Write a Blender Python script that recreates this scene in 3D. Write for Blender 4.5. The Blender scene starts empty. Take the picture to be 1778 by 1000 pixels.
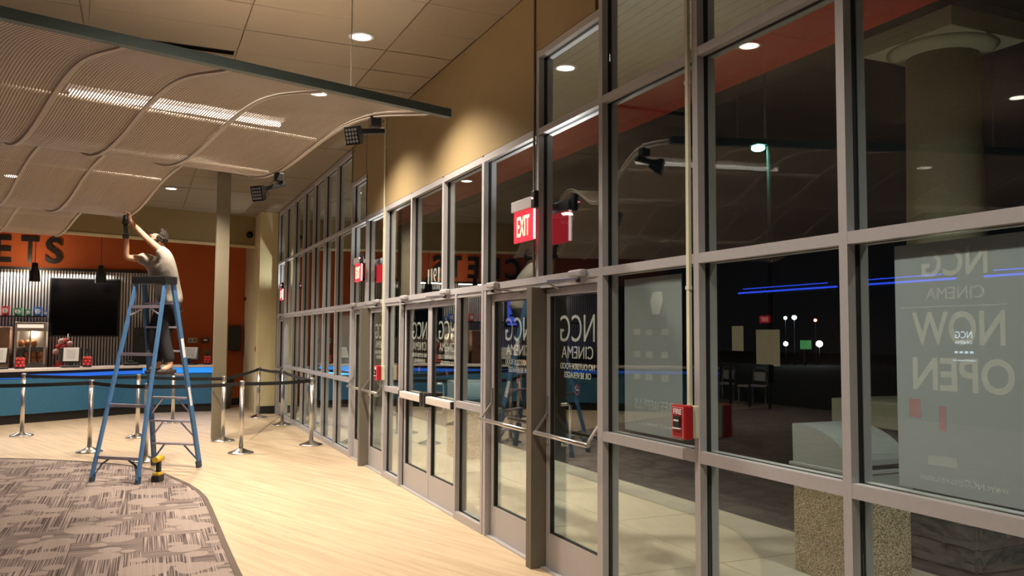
import bpy, bmesh, math, random
from math import sin, cos, pi, radians, atan
from mathutils import Vector, Matrix
random.seed(7)
SC = bpy.context.scene
COL = SC.collection

# ---------------------------------------------------------------- camera, world, light, exposure
FPX = 1450.0
YAW = atan((889 - 243) / FPX); PITCH = atan(84 / FPX); ROLL = 0.005
f0 = Vector((sin(YAW) * cos(PITCH), cos(YAW) * cos(PITCH), sin(PITCH)))
r0 = Vector((cos(YAW), -sin(YAW), 0)); u0 = r0.cross(f0)
Rv = r0 * cos(ROLL) + u0 * sin(ROLL); Uv = -r0 * sin(ROLL) + u0 * cos(ROLL)
cd = bpy.data.cameras.new('camera'); cam = bpy.data.objects.new('camera', cd); COL.objects.link(cam)
cd.sensor_width = 36; cd.lens = FPX / 1778 * 36; cd.clip_start = 0.05; cd.clip_end = 400
cam.matrix_world = Matrix(((Rv.x, Uv.x, -f0.x, 0), (Rv.y, Uv.y, -f0.y, 0), (Rv.z, Uv.z, -f0.z, 1.65), (0, 0, 0, 1)))
SC.camera = cam
w = bpy.data.worlds.new('night'); SC.world = w; w.use_nodes = True
w.node_tree.nodes['Background'].inputs[0].default_value = (0.35, 0.42, 0.5, 1)
w.node_tree.nodes['Background'].inputs[1].default_value = 0.006
SC.view_settings.view_transform = 'Standard'; SC.view_settings.look = 'None'
SC.view_settings.exposure = 0.0; SC.view_settings.gamma = 1.0; SC.view_settings.use_curve_mapping = False
SC.cycles.max_bounces = 10; SC.cycles.transparent_max_bounces = 24; SC.cycles.glossy_bounces = 5
SC.cycles.diffuse_bounces = 4; SC.cycles.sample_clamp_indirect = 6
SC.cycles.use_denoising = True
SC.cycles.caustics_reflective = False; SC.cycles.caustics_refractive = False
CEIL = 4.26
WARM = (1.0, 0.855, 0.68)
def spot(name, loc, energy, angle=125, blend=0.75, col=WARM, target=None, r=0.07):
    l = bpy.data.lights.new(name, 'SPOT'); l.energy = energy; l.spot_size = radians(angle); l.spot_blend = blend
    l.color = col; l.shadow_soft_size = r
    o = bpy.data.objects.new(name, l); COL.objects.link(o); o.location = loc
    if target: o.rotation_euler = (Vector(target) - Vector(loc)).to_track_quat('-Z', 'Y').to_euler()
    return o
def area(name, loc, sx, sy, energy, col=WARM, rot=(0, 0, 0)):
    l = bpy.data.lights.new(name, 'AREA'); l.shape = 'RECTANGLE'; l.size = sx; l.size_y = sy; l.energy = energy; l.color = col
    o = bpy.data.objects.new(name, l); COL.objects.link(o); o.location = loc; o.rotation_euler = rot
    return o
# ceiling downlights (seen, or seen mirrored in the glass, or in the unseen room behind the camera)
LIGHTS = [(1.70, 7.08, 165), (1.70, 8.97, 150), (0.45, 10.05, 170), (0.45, 13.04, 170), (0.45, 16.0, 150),
          (0.5, 5.84, 250), (-3.2, 5.9, 130), (0.9, 3.0, 110), (0.9, 0.4, 60), (-2.5, 10.05, 110), (-2.5, 13.04, 110), (-2.0, 15.9, 100),
          (-3.2, 2.0, 45), (-5.5, 9.0, 110), (-6.0, 14.0, 120), (1.3, -2.5, 30)]
for i, (x, y, e) in enumerate(LIGHTS):
    spot('downlight_beam', (x, y, CEIL - 0.03), e * 4.2)
CANOPY = [(3.8, 5.5, 80), (4.2, 2.0, 480), (3.8, 9.2, 260), (3.8, 12.6, 480), (3.8, 16.0, 600), (3.8, -1.5, 420)]
for x, y, e in CANOPY: spot('canopy_light', (x, y, 4.40), e, 96, 0.9, (0.95, 1.0, 0.86))

# ---------------------------------------------------------------- materials
def mat(name, col, rough=0.6, metal=0.0, noise=None, bump=None, emit=None, estr=0, spec=None):
    m = bpy.data.materials.new(name); m.use_nodes = True; nt = m.node_tree; b = nt.nodes['Principled BSDF']
    b.inputs['Base Color'].default_value = (*col, 1); b.inputs['Roughness'].default_value = rough; b.inputs['Metallic'].default_value = metal
    if spec is not None: b.inputs['Specular IOR Level'].default_value = spec
    if emit: b.inputs['Emission Color'].default_value = (*emit, 1); b.inputs['Emission Strength'].default_value = estr
    if noise or bump:
        tc = nt.nodes.new('ShaderNodeTexCoord'); n = nt.nodes.new('ShaderNodeTexNoise')
        n.inputs['Scale'].default_value = (noise or bump)[0]; n.inputs['Detail'].default_value = 5
        nt.links.new(tc.outputs['Object'], n.inputs['Vector'])
        if noise:
            r = nt.nodes.new('ShaderNodeMix'); r.data_type = 'RGBA'; k = noise[1]
            r.inputs[6].default_value = (*[c * (1 - k) for c in col], 1); r.inputs[7].default_value = (*[min(1, c * (1 + k)) for c in col], 1)
            nt.links.new(n.outputs['Fac'], r.inputs[0]); nt.links.new(r.outputs[2], b.inputs['Base Color'])
        if bump:
            bp = nt.nodes.new('ShaderNodeBump'); bp.inputs['Strength'].default_value = bump[1]; bp.inputs['Distance'].default_value = 0.01
            nt.links.new(n.outputs['Fac'], bp.inputs['Height']); nt.links.new(bp.outputs[0], b.inputs['Normal'])
    return m
ALU = mat('clear_anodised_aluminium', (0.44, 0.43, 0.455), 0.45, 0.3, noise=(30, 0.06))
DARKALU = mat('dull_bronze_aluminium', (0.145, 0.13, 0.105), 0.5, 0.2, noise=(20, 0.08))
def paper(name, col, tr=0.55):
    m = bpy.data.materials.new(name); m.use_nodes = True; nt = m.node_tree; nt.nodes.clear(); N = nt.nodes.new; L = nt.links.new
    o = N('ShaderNodeOutputMaterial'); mx = N('ShaderNodeMixShader'); d = N('ShaderNodeBsdfDiffuse'); t = N('ShaderNodeBsdfTranslucent'); mx.inputs[0].default_value = tr
    d.inputs[0].default_value = (*col, 1); t.inputs[0].default_value = (*col, 1); L(d.outputs[0], mx.inputs[1]); L(t.outputs[0], mx.inputs[2]); L(mx.outputs[0], o.inputs[0]); return m
def film(name, col, k=0.35):
    m = paper(name, col); nt = m.node_tree
    for n_ in nt.nodes:
        if n_.type == 'BSDF_TRANSLUCENT': t = n_
        if n_.type == 'MIX_SHADER': mx = n_
        if n_.type == 'BSDF_DIFFUSE': d = n_
    tp = nt.nodes.new('ShaderNodeBsdfTransparent'); nt.links.new(tp.outputs[0], mx.inputs[1]); nt.links.new(d.outputs[0], mx.inputs[2]); mx.inputs[0].default_value = k; nt.nodes.remove(t); return m
GASKET = mat('black_gasket', (0.006, 0.006, 0.006), 0.6)
STEEL = mat('brushed_steel', (0.62, 0.60, 0.58), 0.28, 0.9)
CHROME = mat('bright_steel', (0.8, 0.79, 0.77), 0.18, 1.0)
BEIGE = mat('beige_wall_paint', (0.275, 0.203, 0.10), 0.85, noise=(6, 0.06), bump=(180, 0.12))
PIER = mat('cream_wall_paint', (0.64, 0.56, 0.33), 0.8, noise=(5, 0.06))
COLM = mat('column_paint', (0.21, 0.18, 0.125), 0.7, noise=(4, 0.08))
ORANGE = mat('orange_wall_paint', (0.46, 0.092, 0.016), 0.75, noise=(3, 0.1), bump=(160, 0.1))
TILE = mat('ceiling_tile', (0.235, 0.198, 0.150), 0.95, noise=(60, 0.07), bump=(240, 0.3))
TBAR = mat('ceiling_grid', (0.34, 0.26, 0.18), 0.8)
PLENUM = mat('dark_plenum', (0.02, 0.016, 0.012), 1)
BLACK = mat('black_plastic', (0.012, 0.012, 0.013), 0.45)
BASEM = mat('black_base', (0.012, 0.011, 0.010), 0.5)
SCREEN = mat('black_screen', (0.004, 0.004, 0.005), 0.12)
WHITE = mat('white_paper', (0.75, 0.76, 0.78), 0.7)
COUNTER = mat('white_countertop', (0.66, 0.60, 0.57), 0.35, noise=(40, 0.05))
BLUE = mat('blue_laminate', (0.032, 0.155, 0.29), 0.55, noise=(25, 0.2))
BLUELED = mat('blue_led', (0.02, 0.1, 0.4), 0.5, emit=(0.02, 0.16, 0.85), estr=0.75)
BLUELED2 = mat('blue_led_bright', (0.02, 0.1, 0.4), 0.5, emit=(0.015, 0.30, 1.0), estr=0.95)
LADDER = mat('blue_fibreglass', (0.06, 0.155, 0.33), 0.45, noise=(15, 0.15))
STEP = mat('ladder_aluminium', (0.42, 0.38, 0.46), 0.45, 0.4)
SKIN = mat('skin', (0.60, 0.33, 0.21), 0.55)
SHIRT = mat('grey_shirt', (0.40, 0.37, 0.33), 0.9, noise=(12, 0.15), bump=(14, 0.6))
PANTS = mat('dark_trousers', (0.018, 0.018, 0.024), 0.9)
HAIR = mat('dark_hair', (0.022, 0.013, 0.009), 0.8, bump=(60, 1.0))
SHOE = mat('brown_shoes', (0.035, 0.022, 0.016), 0.7)
RED = mat('red_paint', (0.34, 0.010, 0.014), 0.4)
REDP = mat('red_plastic', (0.62, 0.05, 0.05), 0.4)
CREAMBOX = mat('cream_plastic', (0.60, 0.60, 0.46), 0.6)
YEL = mat('yellow_plastic', (0.65, 0.42, 0.03), 0.5)
FASCIA = mat('slate_teal_metal', (0.14, 0.19, 0.19), 0.5, 0.3, noise=(8, 0.1))
RIB = mat('grey_rib_metal', (0.50, 0.44, 0.38), 0.45, 0.0)
CORR = mat('galvanised_sheet', (0.62, 0.60, 0.58), 0.4, 0.35, noise=(8, 0.1))
LAMPM = mat('lamp_lens', (1, 1, 1), 0.5, emit=(1.0, 0.93, 0.80), estr=9)
LAMPIN = mat('lamp_inner', (1, 1, 1), 0.5, emit=(1.0, 0.9, 0.75), estr=4)
TUBEM = mat('strip_light', (1, 1, 1), 0.5, emit=(1.0, 0.93, 0.82), estr=7)
STREET = mat('street_lamp_glow', (1, 1, 1), 0.5, emit=(0.25, 1.0, 0.85), estr=18)
EXITRED = mat('exit_red_glow', (0.6, 0.02, 0.04), 0.4, emit=(1.0, 0.03, 0.06), estr=0.9)
EXITLET = mat('exit_letters', (1, 0.6, 0.4), 0.4, emit=(1.0, 0.62, 0.38), estr=1.5)
EXITEDGE = mat('exit_edge_glow', (1, 1, 1), 0.4, emit=(1.0, 0.75, 0.75), estr=3)
VINYL = mat('white_vinyl_film', (0.78, 0.79, 0.78), 0.6, emit=None)
REDVINYL = mat('red_vinyl_film', (0.35, 0.02, 0.03), 0.6)
POSTERB = paper('grey_poster_back', (0.60, 0.64, 0.68))
POSTERT = film('pale_print_through', (0.95, 0.98, 0.98))
POSTERR = film('pink_print_through', (0.95, 0.45, 0.50))
CONC = mat('sidewalk_concrete', (0.50, 0.45, 0.37), 0.85, noise=(3, 0.12), bump=(60, 0.2))
CONCCAP = mat('pale_concrete', (0.34, 0.35, 0.28), 0.85, noise=(10, 0.1))
STUCCO = mat('column_stucco', (0.24, 0.23, 0.175), 0.9, noise=(30, 0.1), bump=(90, 0.3))
BINTOP = mat('grey_bin_plastic', (0.30, 0.33, 0.34), 0.6, noise=(90, 0.08))
ASPH = mat('asphalt', (0.03, 0.03, 0.032), 0.9, noise=(2, 0.3))
STONE = mat('dark_split_stone', (0.10, 0.105, 0.11), 0.85, noise=(9, 0.45), bump=(14, 0.8))
REDBEAM = mat('red_canopy_paint', (0.36, 0.02, 0.016), 0.6)
SOFFIT = mat('canopy_boards', (0.34, 0.30, 0.23), 0.7, noise=(6, 0.06))
BROWN = mat('brown_wall_paint', (0.05, 0.034, 0.026), 0.85)
CARD = mat('poster_card', (0.6, 0.5, 0.3), 0.7, emit=(1, 0.8, 0.45), estr=0.5)
POPC = mat('snack_bags', (0.55, 0.2, 0.07), 0.5, noise=(22, 0.7))
GREENP = mat('green_cup', (0.04, 0.35, 0.14), 0.4, noise=(20, 0.7))
BLUEP = mat('blue_cup', (0.05, 0.18, 0.65), 0.4, noise=(20, 0.7))
FARW = mat('far_lamp_white', (1, 1, 1), 0.5, emit=(0.85, 0.95, 1), estr=22)
FARR = mat('far_lamp_red', (1, 0, 0), 0.5, emit=(1, 0.15, 0.1), estr=12)
FARG = mat('far_sign_green', (0, 1, 0), 0.5, emit=(0.12, 0.45, 0.15), estr=0.35)

def glass_mat(name='window_glass', tint=(0.93, 0.96, 0.945), k=1.6):
    m = bpy.data.materials.new(name); m.use_nodes = True; nt = m.node_tree; nt.nodes.clear()
    out = nt.nodes.new('ShaderNodeOutputMaterial'); mx = nt.nodes.new('ShaderNodeMixShader')
    tr = nt.nodes.new('ShaderNodeBsdfTransparent'); gl = nt.nodes.new('ShaderNodeBsdfGlossy'); fr = nt.nodes.new('ShaderNodeFresnel')
    mu = nt.nodes.new('ShaderNodeMath'); mu.operation = 'MULTIPLY'; mu.inputs[1].default_value = k; mu.use_clamp = True
    fr.inputs['IOR'].default_value = 1.45
    geo = nt.nodes.new('ShaderNodeNewGeometry')
    tr.inputs[0].default_value = (*tint, 1); gl.inputs['Roughness'].default_value = 0.0; gl.inputs[0].default_value = (0.97, 1, 0.98, 1)
    L = nt.links.new
    # same fresnel for both faces of the sheet
    fl = nt.nodes.new('ShaderNodeVectorMath'); fl.operation = 'DOT_PRODUCT'
    L(geo.outputs['Incoming'], fl.inputs[0]); L(geo.outputs['Normal'], fl.inputs[1])
    ab = nt.nodes.new('ShaderNodeMath'); ab.operation = 'ABSOLUTE'; L(fl.outputs['Value'], ab.inputs[0])
    om = nt.nodes.new('ShaderNodeMath'); om.operation = 'SUBTRACT'; om.inputs[0].default_value = 1; L(ab.outputs[0], om.inputs[1])
    pw = nt.nodes.new('ShaderNodeMath'); pw.operation = 'POWER'; pw.inputs[1].default_value = 5; L(om.outputs[0], pw.inputs[0])
    ma = nt.nodes.new('ShaderNodeMath'); ma.operation = 'MULTIPLY_ADD'; ma.inputs[1].default_value = 0.96; ma.inputs[2].default_value = 0.04
    L(pw.outputs[0], ma.inputs[0]); L(ma.outputs[0], mu.inputs[0])
    L(mu.outputs[0], mx.inputs[0]); L(tr.outputs[0], mx.inputs[1]); L(gl.outputs[0], mx.inputs[2]); L(mx.outputs[0], out.inputs[0])
    nt.nodes.remove(fr)
    return m
GLASS = glass_mat()
CLEAR = glass_mat('clear_case_glass', (0.96, 0.97, 0.97), 1.0)

def mesh_panel_mat():
    m = bpy.data.materials.new('perforated_metal'); m.use_nodes = True; nt = m.node_tree; b = nt.nodes['Principled BSDF']; L = nt.links.new
    b.inputs['Base Color'].default_value = (0.46, 0.38, 0.31, 1); b.inputs['Metallic'].default_value = 0.15; b.inputs['Roughness'].default_value = 0.42
    uv = nt.nodes.new('ShaderNodeUVMap'); sp = nt.nodes.new('ShaderNodeSeparateXYZ'); L(uv.outputs[0], sp.inputs[0])
    def wave(sock, per):
        a = nt.nodes.new('ShaderNodeMath'); a.operation = 'MULTIPLY'; a.inputs[1].default_value = 2 * pi / per; L(sock, a.inputs[0])
        s = nt.nodes.new('ShaderNodeMath'); s.operation = 'SINE'; L(a.outputs[0], s.inputs[0]); return s.outputs[0]
    wv = wave(sp.outputs[0], 0.019); wu = wave(sp.outputs[1], 0.019)
    mxx = nt.nodes.new('ShaderNodeMath'); mxx.operation = 'MINIMUM'; L(wv, mxx.inputs[0]); L(wu, mxx.inputs[1])
    mr = nt.nodes.new('ShaderNodeMapRange'); mr.inputs[1].default_value = 0.0; mr.inputs[2].default_value = 0.35
    mr.inputs[3].default_value = 1.0; mr.inputs[4].default_value = 0.15; L(mxx.outputs[0], mr.inputs[0])
    L(mr.outputs[0], b.inputs['Alpha'])
    bp = nt.nodes.new('ShaderNodeBump'); bp.inputs['Strength'].default_value = 0.5; bp.inputs['Distance'].default_value = 0.006
    L(wv, bp.inputs['Height']); L(bp.outputs[0], b.inputs['Normal'])
    return m
PERF = mesh_panel_mat()

def wood_mat():
    m = bpy.data.materials.new('pale_wood_floor'); m.use_nodes = True; nt = m.node_tree; b = nt.nodes['Principled BSDF']; L = nt.links.new
    tc = nt.nodes.new('ShaderNodeTexCoord'); mp = nt.nodes.new('ShaderNodeMapping'); L(tc.outputs['Object'], mp.inputs[0])
    mp.inputs['Rotation'].default_value = (0, 0, radians(-21)); m2_ = nt.nodes.new('ShaderNodeMapping'); L(mp.outputs[0], m2_.inputs[0]); m2_.inputs['Scale'].default_value = (7, 0.35, 1); mp = m2_
    n = nt.nodes.new('ShaderNodeTexNoise'); n.inputs['Scale'].default_value = 2.2; n.inputs['Detail'].default_value = 8; n.inputs['Roughness'].default_value = 0.6; L(mp.outputs[0], n.inputs[0])
    cr = nt.nodes.new('ShaderNodeValToRGB'); cr.color_ramp.elements[0].position = 0.34; cr.color_ramp.elements[1].position = 0.6
    cr.color_ramp.elements[0].color = (0.43, 0.325, 0.215, 1); cr.color_ramp.elements[1].color = (0.57, 0.445, 0.31, 1); L(n.outputs[0], cr.inputs[0])
    L(cr.outputs[0], b.inputs['Base Color']); b.inputs['Roughness'].default_value = 0.42; b.inputs['Specular IOR Level'].default_value = 0.35
    return m
WOOD = wood_mat()

def carpet_mat():
    m = bpy.data.materials.new('striped_circle_carpet'); m.use_nodes = True; nt = m.node_tree; b = nt.nodes['Principled BSDF']; L = nt.links.new
    N = nt.nodes.new
    tc = N('ShaderNodeTexCoord'); mp = N('ShaderNodeMapping'); L(tc.outputs['Object'], mp.inputs[0]); mp.inputs['Rotation'].default_value = (0, 0, radians(0.5))
    def noise(scale, vec, sc=(1, 1, 1), det=2):
        q = N('ShaderNodeMapping'); q.inputs['Scale'].default_value = sc; L(vec, q.inputs[0])
        n = N('ShaderNodeTexNoise'); n.inputs['Scale'].default_value = scale; n.inputs['Detail'].default_value = det; L(q.outputs[0], n.inputs[0]); return n.outputs[0]
    s1 = noise(1.0, mp.outputs[0], (110, 1.0, 1)); s2 = noise(1.0, mp.outputs[0], (1.0, 110, 1))
    # carpet tiles 0.5 m, the grain turned a quarter on alternate ones
    ck = N('ShaderNodeTexChecker'); ck.inputs['Scale'].default_value = 2.0; L(mp.outputs[0], ck.inputs[0])
    ck.inputs[1].default_value = (1, 1, 1, 1); ck.inputs[2].default_value = (0, 0, 0, 1)
    big = noise(0.9, mp.outputs[0], det=1)
    gt = N('ShaderNodeMath'); gt.operation = 'GREATER_THAN'; gt.inputs[1].default_value = 0.52; L(big, gt.inputs[0])
    sel = N('ShaderNodeMath'); sel.operation = 'MULTIPLY'; L(ck.outputs[1], sel.inputs[0]); L(gt.outputs[0], sel.inputs[1])
    st = N('ShaderNodeMix'); L(sel.outputs[0], st.inputs[0]); L(s1, st.inputs[2]); L(s2, st.inputs[3])
    cr = N('ShaderNodeValToRGB'); L(st.outputs[0], cr.inputs[0]); e = cr.color_ramp.elements
    e[0].position = 0.36; e[0].color = (0.065, 0.051, 0.052, 1); e[1].position = 0.64; e[1].color = (0.38, 0.31, 0.285, 1)
    x = e.new(0.5); x.color = (0.175, 0.138, 0.13, 1)
    def dots(scale, thr, off):
        q = N('ShaderNodeMapping'); q.inputs['Location'].default_value = off; L(mp.outputs[0], q.inputs[0])
        v = N('ShaderNodeTexVoronoi'); v.voronoi_dimensions = '2D'; v.inputs['Scale'].default_value = scale; v.inputs['Randomness'].default_value = 0.8; L(q.outputs[0], v.inputs['Vector'])
        sp = N('ShaderNodeSeparateColor'); L(v.outputs['Color'], sp.inputs[0])
        mr = N('ShaderNodeMapRange'); mr.inputs[3].default_value = thr * 0.55; mr.inputs[4].default_value = thr * 1.15; L(sp.outputs[0], mr.inputs[0])
        lt = N('ShaderNodeMath'); lt.operation = 'LESS_THAN'; L(v.outputs['Distance'], lt.inputs[0]); L(mr.outputs[0], lt.inputs[1]); return lt.outputs[0]
    d1 = dots(2.0, 0.34, (0.3, 0.1, 0)); d2 = dots(3.4, 0.27, (1.3, 2.1, 0))
    mxd = N('ShaderNodeMath'); mxd.operation = 'MAXIMUM'; L(d1, mxd.inputs[0]); L(d2, mxd.inputs[1])
    lc = N('ShaderNodeMix'); lc.data_type = 'RGBA'; L(s1, lc.inputs[0]); lc.inputs[6].default_value = (0.235, 0.19, 0.175, 1); lc.inputs[7].default_value = (0.36, 0.295, 0.265, 1)
    fin = N('ShaderNodeMix'); fin.data_type = 'RGBA'; L(mxd.outputs[0], fin.inputs[0]); L(cr.outputs[0], fin.inputs[6]); L(lc.outputs[2], fin.inputs[7])
    L(fin.outputs[2], b.inputs['Base Color']); b.inputs['Roughness'].default_value = 0.95; b.inputs['Specular IOR Level'].default_value = 0.1
    bp = N('ShaderNodeBump'); bp.inputs['Strength'].default_value = 0.3; bp.inputs['Distance'].default_value = 0.003; L(s1, bp.inputs['Height']); L(bp.outputs[0], b.inputs['Normal'])
    return m
CARPET = carpet_mat()
CARPETEDGE = mat('brown_carpet_edge', (0.10, 0.07, 0.055), 0.8)

def pebble_mat():
    m = bpy.data.materials.new('exposed_aggregate'); m.use_nodes = True; nt = m.node_tree; b = nt.nodes['Principled BSDF']; L = nt.links.new; N = nt.nodes.new
    tc = N('ShaderNodeTexCoord'); v = N('ShaderNodeTexVoronoi'); v.inputs['Scale'].default_value = 120; L(tc.outputs['Object'], v.inputs['Vector'])
    sp = N('ShaderNodeSeparateColor'); L(v.outputs['Color'], sp.inputs[0])
    cr = N('ShaderNodeValToRGB'); L(sp.outputs[0], cr.inputs[0]); e = cr.color_ramp.elements
    e[0].color = (0.38, 0.26, 0.15, 1); e[1].color = (0.92, 0.80, 0.58, 1); x = e.new(0.5); x.color = (0.70, 0.55, 0.35, 1)
    mr = N('ShaderNodeMapRange'); mr.inputs[1].default_value = 0.35; mr.inputs[2].default_value = 0.75; mr.inputs[3].default_value = 1; mr.inputs[4].default_value = 0.25; L(v.outputs['Distance'], mr.inputs[0])
    mu = N('ShaderNodeMix'); mu.data_type = 'RGBA'; mu.blend_type = 'MULTIPLY'; mu.inputs[0].default_value = 1; L(cr.outputs[0], mu.inputs[6]); L(mr.outputs[0], mu.inputs[7])
    L(mu.outputs[2], b.inputs['Base Color']); b.inputs['Roughness'].default_value = 0.8
    bp = N('ShaderNodeBump'); bp.invert = True; bp.inputs['Strength'].default_value = 0.8; bp.inputs['Distance'].default_value = 0.006; L(v.outputs['Distance'], bp.inputs['Height']); L(bp.outputs[0], b.inputs['Normal'])
    return m
PEBBLE = pebble_mat()

# ---------------------------------------------------------------- mesh helpers
def nb(): return bmesh.new()
def box(bm, x0, x1, y0, y1, z0, z1, mi=0):
    vs = [bm.verts.new((x, y, z)) for x in (min(x0, x1), max(x0, x1)) for y in (min(y0, y1), max(y0, y1)) for z in (min(z0, z1), max(z0, z1))]
    for f in ((0, 1, 3, 2), (4, 6, 7, 5), (0, 4, 5, 1), (2, 3, 7, 6), (0, 2, 6, 4), (1, 5, 7, 3)):
        q = bm.faces.new([vs[i] for i in f]); q.material_index = mi
    return bm
def frame_of(d):
    d = d.normalized(); a = Vector((0, 0, 1)) if abs(d.z) < 0.9 else Vector((1, 0, 0))
    x = d.cross(a).normalized(); y = d.cross(x).normalized(); return x, y
def cyl(bm, p0, p1, ra, rb=None, n=14, mi=0, cap=True):
    p0 = Vector(p0); p1 = Vector(p1); rb = ra if rb is None else rb; x, y = frame_of(p1 - p0)
    A = [bm.verts.new(p0 + (x * cos(2 * pi * i / n) + y * sin(2 * pi * i / n)) * ra) for i in range(n)]
    B = [bm.verts.new(p1 + (x * cos(2 * pi * i / n) + y * sin(2 * pi * i / n)) * rb) for i in range(n)]
    for i in range(n):
        f = bm.faces.new((A[i], B[i], B[(i + 1) % n], A[(i + 1) % n])); f.material_index = mi; f.smooth = True
    if cap:
        f = bm.faces.new(A); f.material_index = mi; f = bm.faces.new(B[::-1]); f.material_index = mi
    return bm
def tube(bm, pts, r, n=8, flat=None, up=Vector((0, 0, 1))):
    """sweep; flat=(w,h) gives a rectangular bar"""
    pts = [Vector(p) for p in pts]; rings = []
    for i, p in enumerate(pts):
        d = (pts[min(i + 1, len(pts) - 1)] - pts[max(i - 1, 0)]).normalized()
        u = up if abs(d.dot(up)) < 0.95 else Vector((1, 0, 0))
        x = d.cross(u).normalized(); y = x.cross(d).normalized()
        if flat: rings.append([bm.verts.new(p + x * a * flat[0] / 2 + y * b * flat[1] / 2) for a, b in ((-1, -1), (1, -1), (1, 1), (-1, 1))])
        else: rings.append([bm.verts.new(p + (x * cos(2 * pi * k / n) + y * sin(2 * pi * k / n)) * r) for k in range(n)])
    m = len(rings[0])
    for a, b in zip(rings, rings[1:]):
        for k in range(m):
            f = bm.faces.new((a[k], a[(k + 1) % m], b[(k + 1) % m], b[k])); f.smooth = not flat
    bm.faces.new(rings[0][::-1]); bm.faces.new(rings[-1])
    return bm
def lathe(bm, prof, c=(0, 0, 0), n=24, mi=0, cap=True, smooth=True):
    rings = [[bm.verts.new((c[0] + r * cos(2 * pi * k / n), c[1] + r * sin(2 * pi * k / n), c[2] + z)) for k in range(n)] for r, z in prof]
    for a, b in zip(rings, rings[1:]):
        for k in range(n):
            f = bm.faces.new((a[k], a[(k + 1) % n], b[(k + 1) % n], b[k])); f.smooth = smooth; f.material_index = mi
    if cap: bm.faces.new(rings[0][::-1]).material_index = mi; bm.faces.new(rings[-1]).material_index = mi
    return bm
def prism(bm, pts, z0, z1, mi=0):
    a = [bm.verts.new((p[0], p[1], z0)) for p in pts]; b = [bm.verts.new((p[0], p[1], z1)) for p in pts]; n = len(pts)
    bm.faces.new(a[::-1]).material_index = mi; bm.faces.new(b).material_index = mi
    for i in range(n): bm.faces.new((a[i], a[(i + 1) % n], b[(i + 1) % n], b[i])).material_index = mi
    return bm
def xform(bm, M):
    bmesh.ops.transform(bm, matrix=M, verts=bm.verts); return bm
OFF = {}
def props(o, label=None, cat=None, group=None, kind=None):
    if label: o['label'] = label
    if cat: o['category'] = cat
    if group: o['group'] = group
    if kind: o['kind'] = kind
    return o
def obj(name, bm, m, parent=None, bevel=0, smooth=False, **k):
    """bm in world coordinates (or coordinates of the thing's own frame when the root was made at the origin)"""
    bmesh.ops.recalc_face_normals(bm, faces=bm.faces)
    if parent is not None:
        off = OFF.get(parent.name, Vector((0, 0, 0)))
        if off.length: bmesh.ops.translate(bm, vec=-off, verts=bm.verts)
    me = bpy.data.meshes.new(name); bm.to_mesh(me); bm.free()
    for q in (m if isinstance(m, (list, tuple)) else [m]): me.materials.append(q)
    o = bpy.data.objects.new(name, me); COL.objects.link(o)
    if parent is not None: o.parent = parent; OFF[o.name] = OFF.get(parent.name, Vector((0, 0, 0)))
    if smooth:
        for p in me.polygons: p.use_smooth = True
    if bevel:
        md = o.modifiers.new('bevel', 'BEVEL'); md.width = bevel; md.segments = 2; md.limit_method = 'ANGLE'
    return props(o, **k)
def thing(name, loc=(0, 0, 0), world=True, **k):
    o = bpy.data.objects.new(name, None); COL.objects.link(o); o.location = loc; o.empty_display_size = 0.1
    if world: OFF[o.name] = Vector(loc)
    return props(o, **k)
def copy_tree(o, parent=None):
    c = o.copy(); COL.objects.link(c)
    if parent is not None: c.parent = parent
    for ch in [x for x in o.children]: copy_tree(ch, c)
    return c
def text_bm(body, w=None, h=None, depth=0.002, offset=0.0, mirror=False):
    cu = bpy.data.curves.new('lettering', 'FONT'); cu.body = body; cu.size = 1; cu.extrude = 0.5; cu.offset = offset; cu.resolution_u = 4
    to = bpy.data.objects.new('lettering', cu); COL.objects.link(to)
    me = bpy.data.meshes.new_from_object(to.evaluated_get(bpy.context.evaluated_depsgraph_get()))
    bpy.data.objects.remove(to)
    bm = nb(); bm.from_mesh(me); bpy.data.meshes.remove(me)
    xs = [v.co.x for v in bm.verts]; ys = [v.co.y for v in bm.verts]; x0, x1, y0, y1 = min(xs), max(xs), min(ys), max(ys)
    sy = h / (y1 - y0) if h else w / (x1 - x0); sx = w / (x1 - x0) if w else sy
    for v in bm.verts: v.co = Vector(((v.co.x - x0) * sx, (v.co.y - y0) * sy, (v.co.z + 0.5) * depth))
    return bm
def M3(ox, ax, ay, az):
    ax, ay, az = Vector(ax), Vector(ay), Vector(az)
    return Matrix(((ax.x, ay.x, az.x, ox[0]), (ax.y, ay.y, az.y, ox[1]), (ax.z, ay.z, az.z, ox[2]), (0, 0, 0, 1)))
def out_text(body, y0, z0, w, h, x, **k):    # reads correctly from outside (+X)
    return xform(text_bm(body, w, h, **k), M3((x, y0, z0), (0, 1, 0), (0, 0, 1), (1, 0, 0)))
def in_text(body, y1, z0, w, h, x, **k):     # reads correctly from inside (-X side)
    return xform(text_bm(body, w, h, **k), M3((x, y1, z0), (0, -1, 0), (0, 0, 1), (-1, 0, 0)))
def back_text(body, x0, z0, w, h, y, **k):   # reads correctly looking along +Y
    return xform(text_bm(body, w, h, **k), M3((x0, y, z0), (1, 0, 0), (0, 0, 1), (0, -1, 0)))

# ---------------------------------------------------------------- room shell
ZR = radians(17.3)
fl = obj('floor', box(nb(), -9, 2.70, -6, 21.2, -0.1, 0), WOOD, kind='structure')
obj('wall_back', box(nb(), -9, 2.6, -6.2, -6, 0, CEIL), BEIGE, kind='structure')
obj('wall_left', box(nb(), -9.2, -9, -6, 21.2, 0, CEIL), BROWN, kind='structure')
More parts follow.
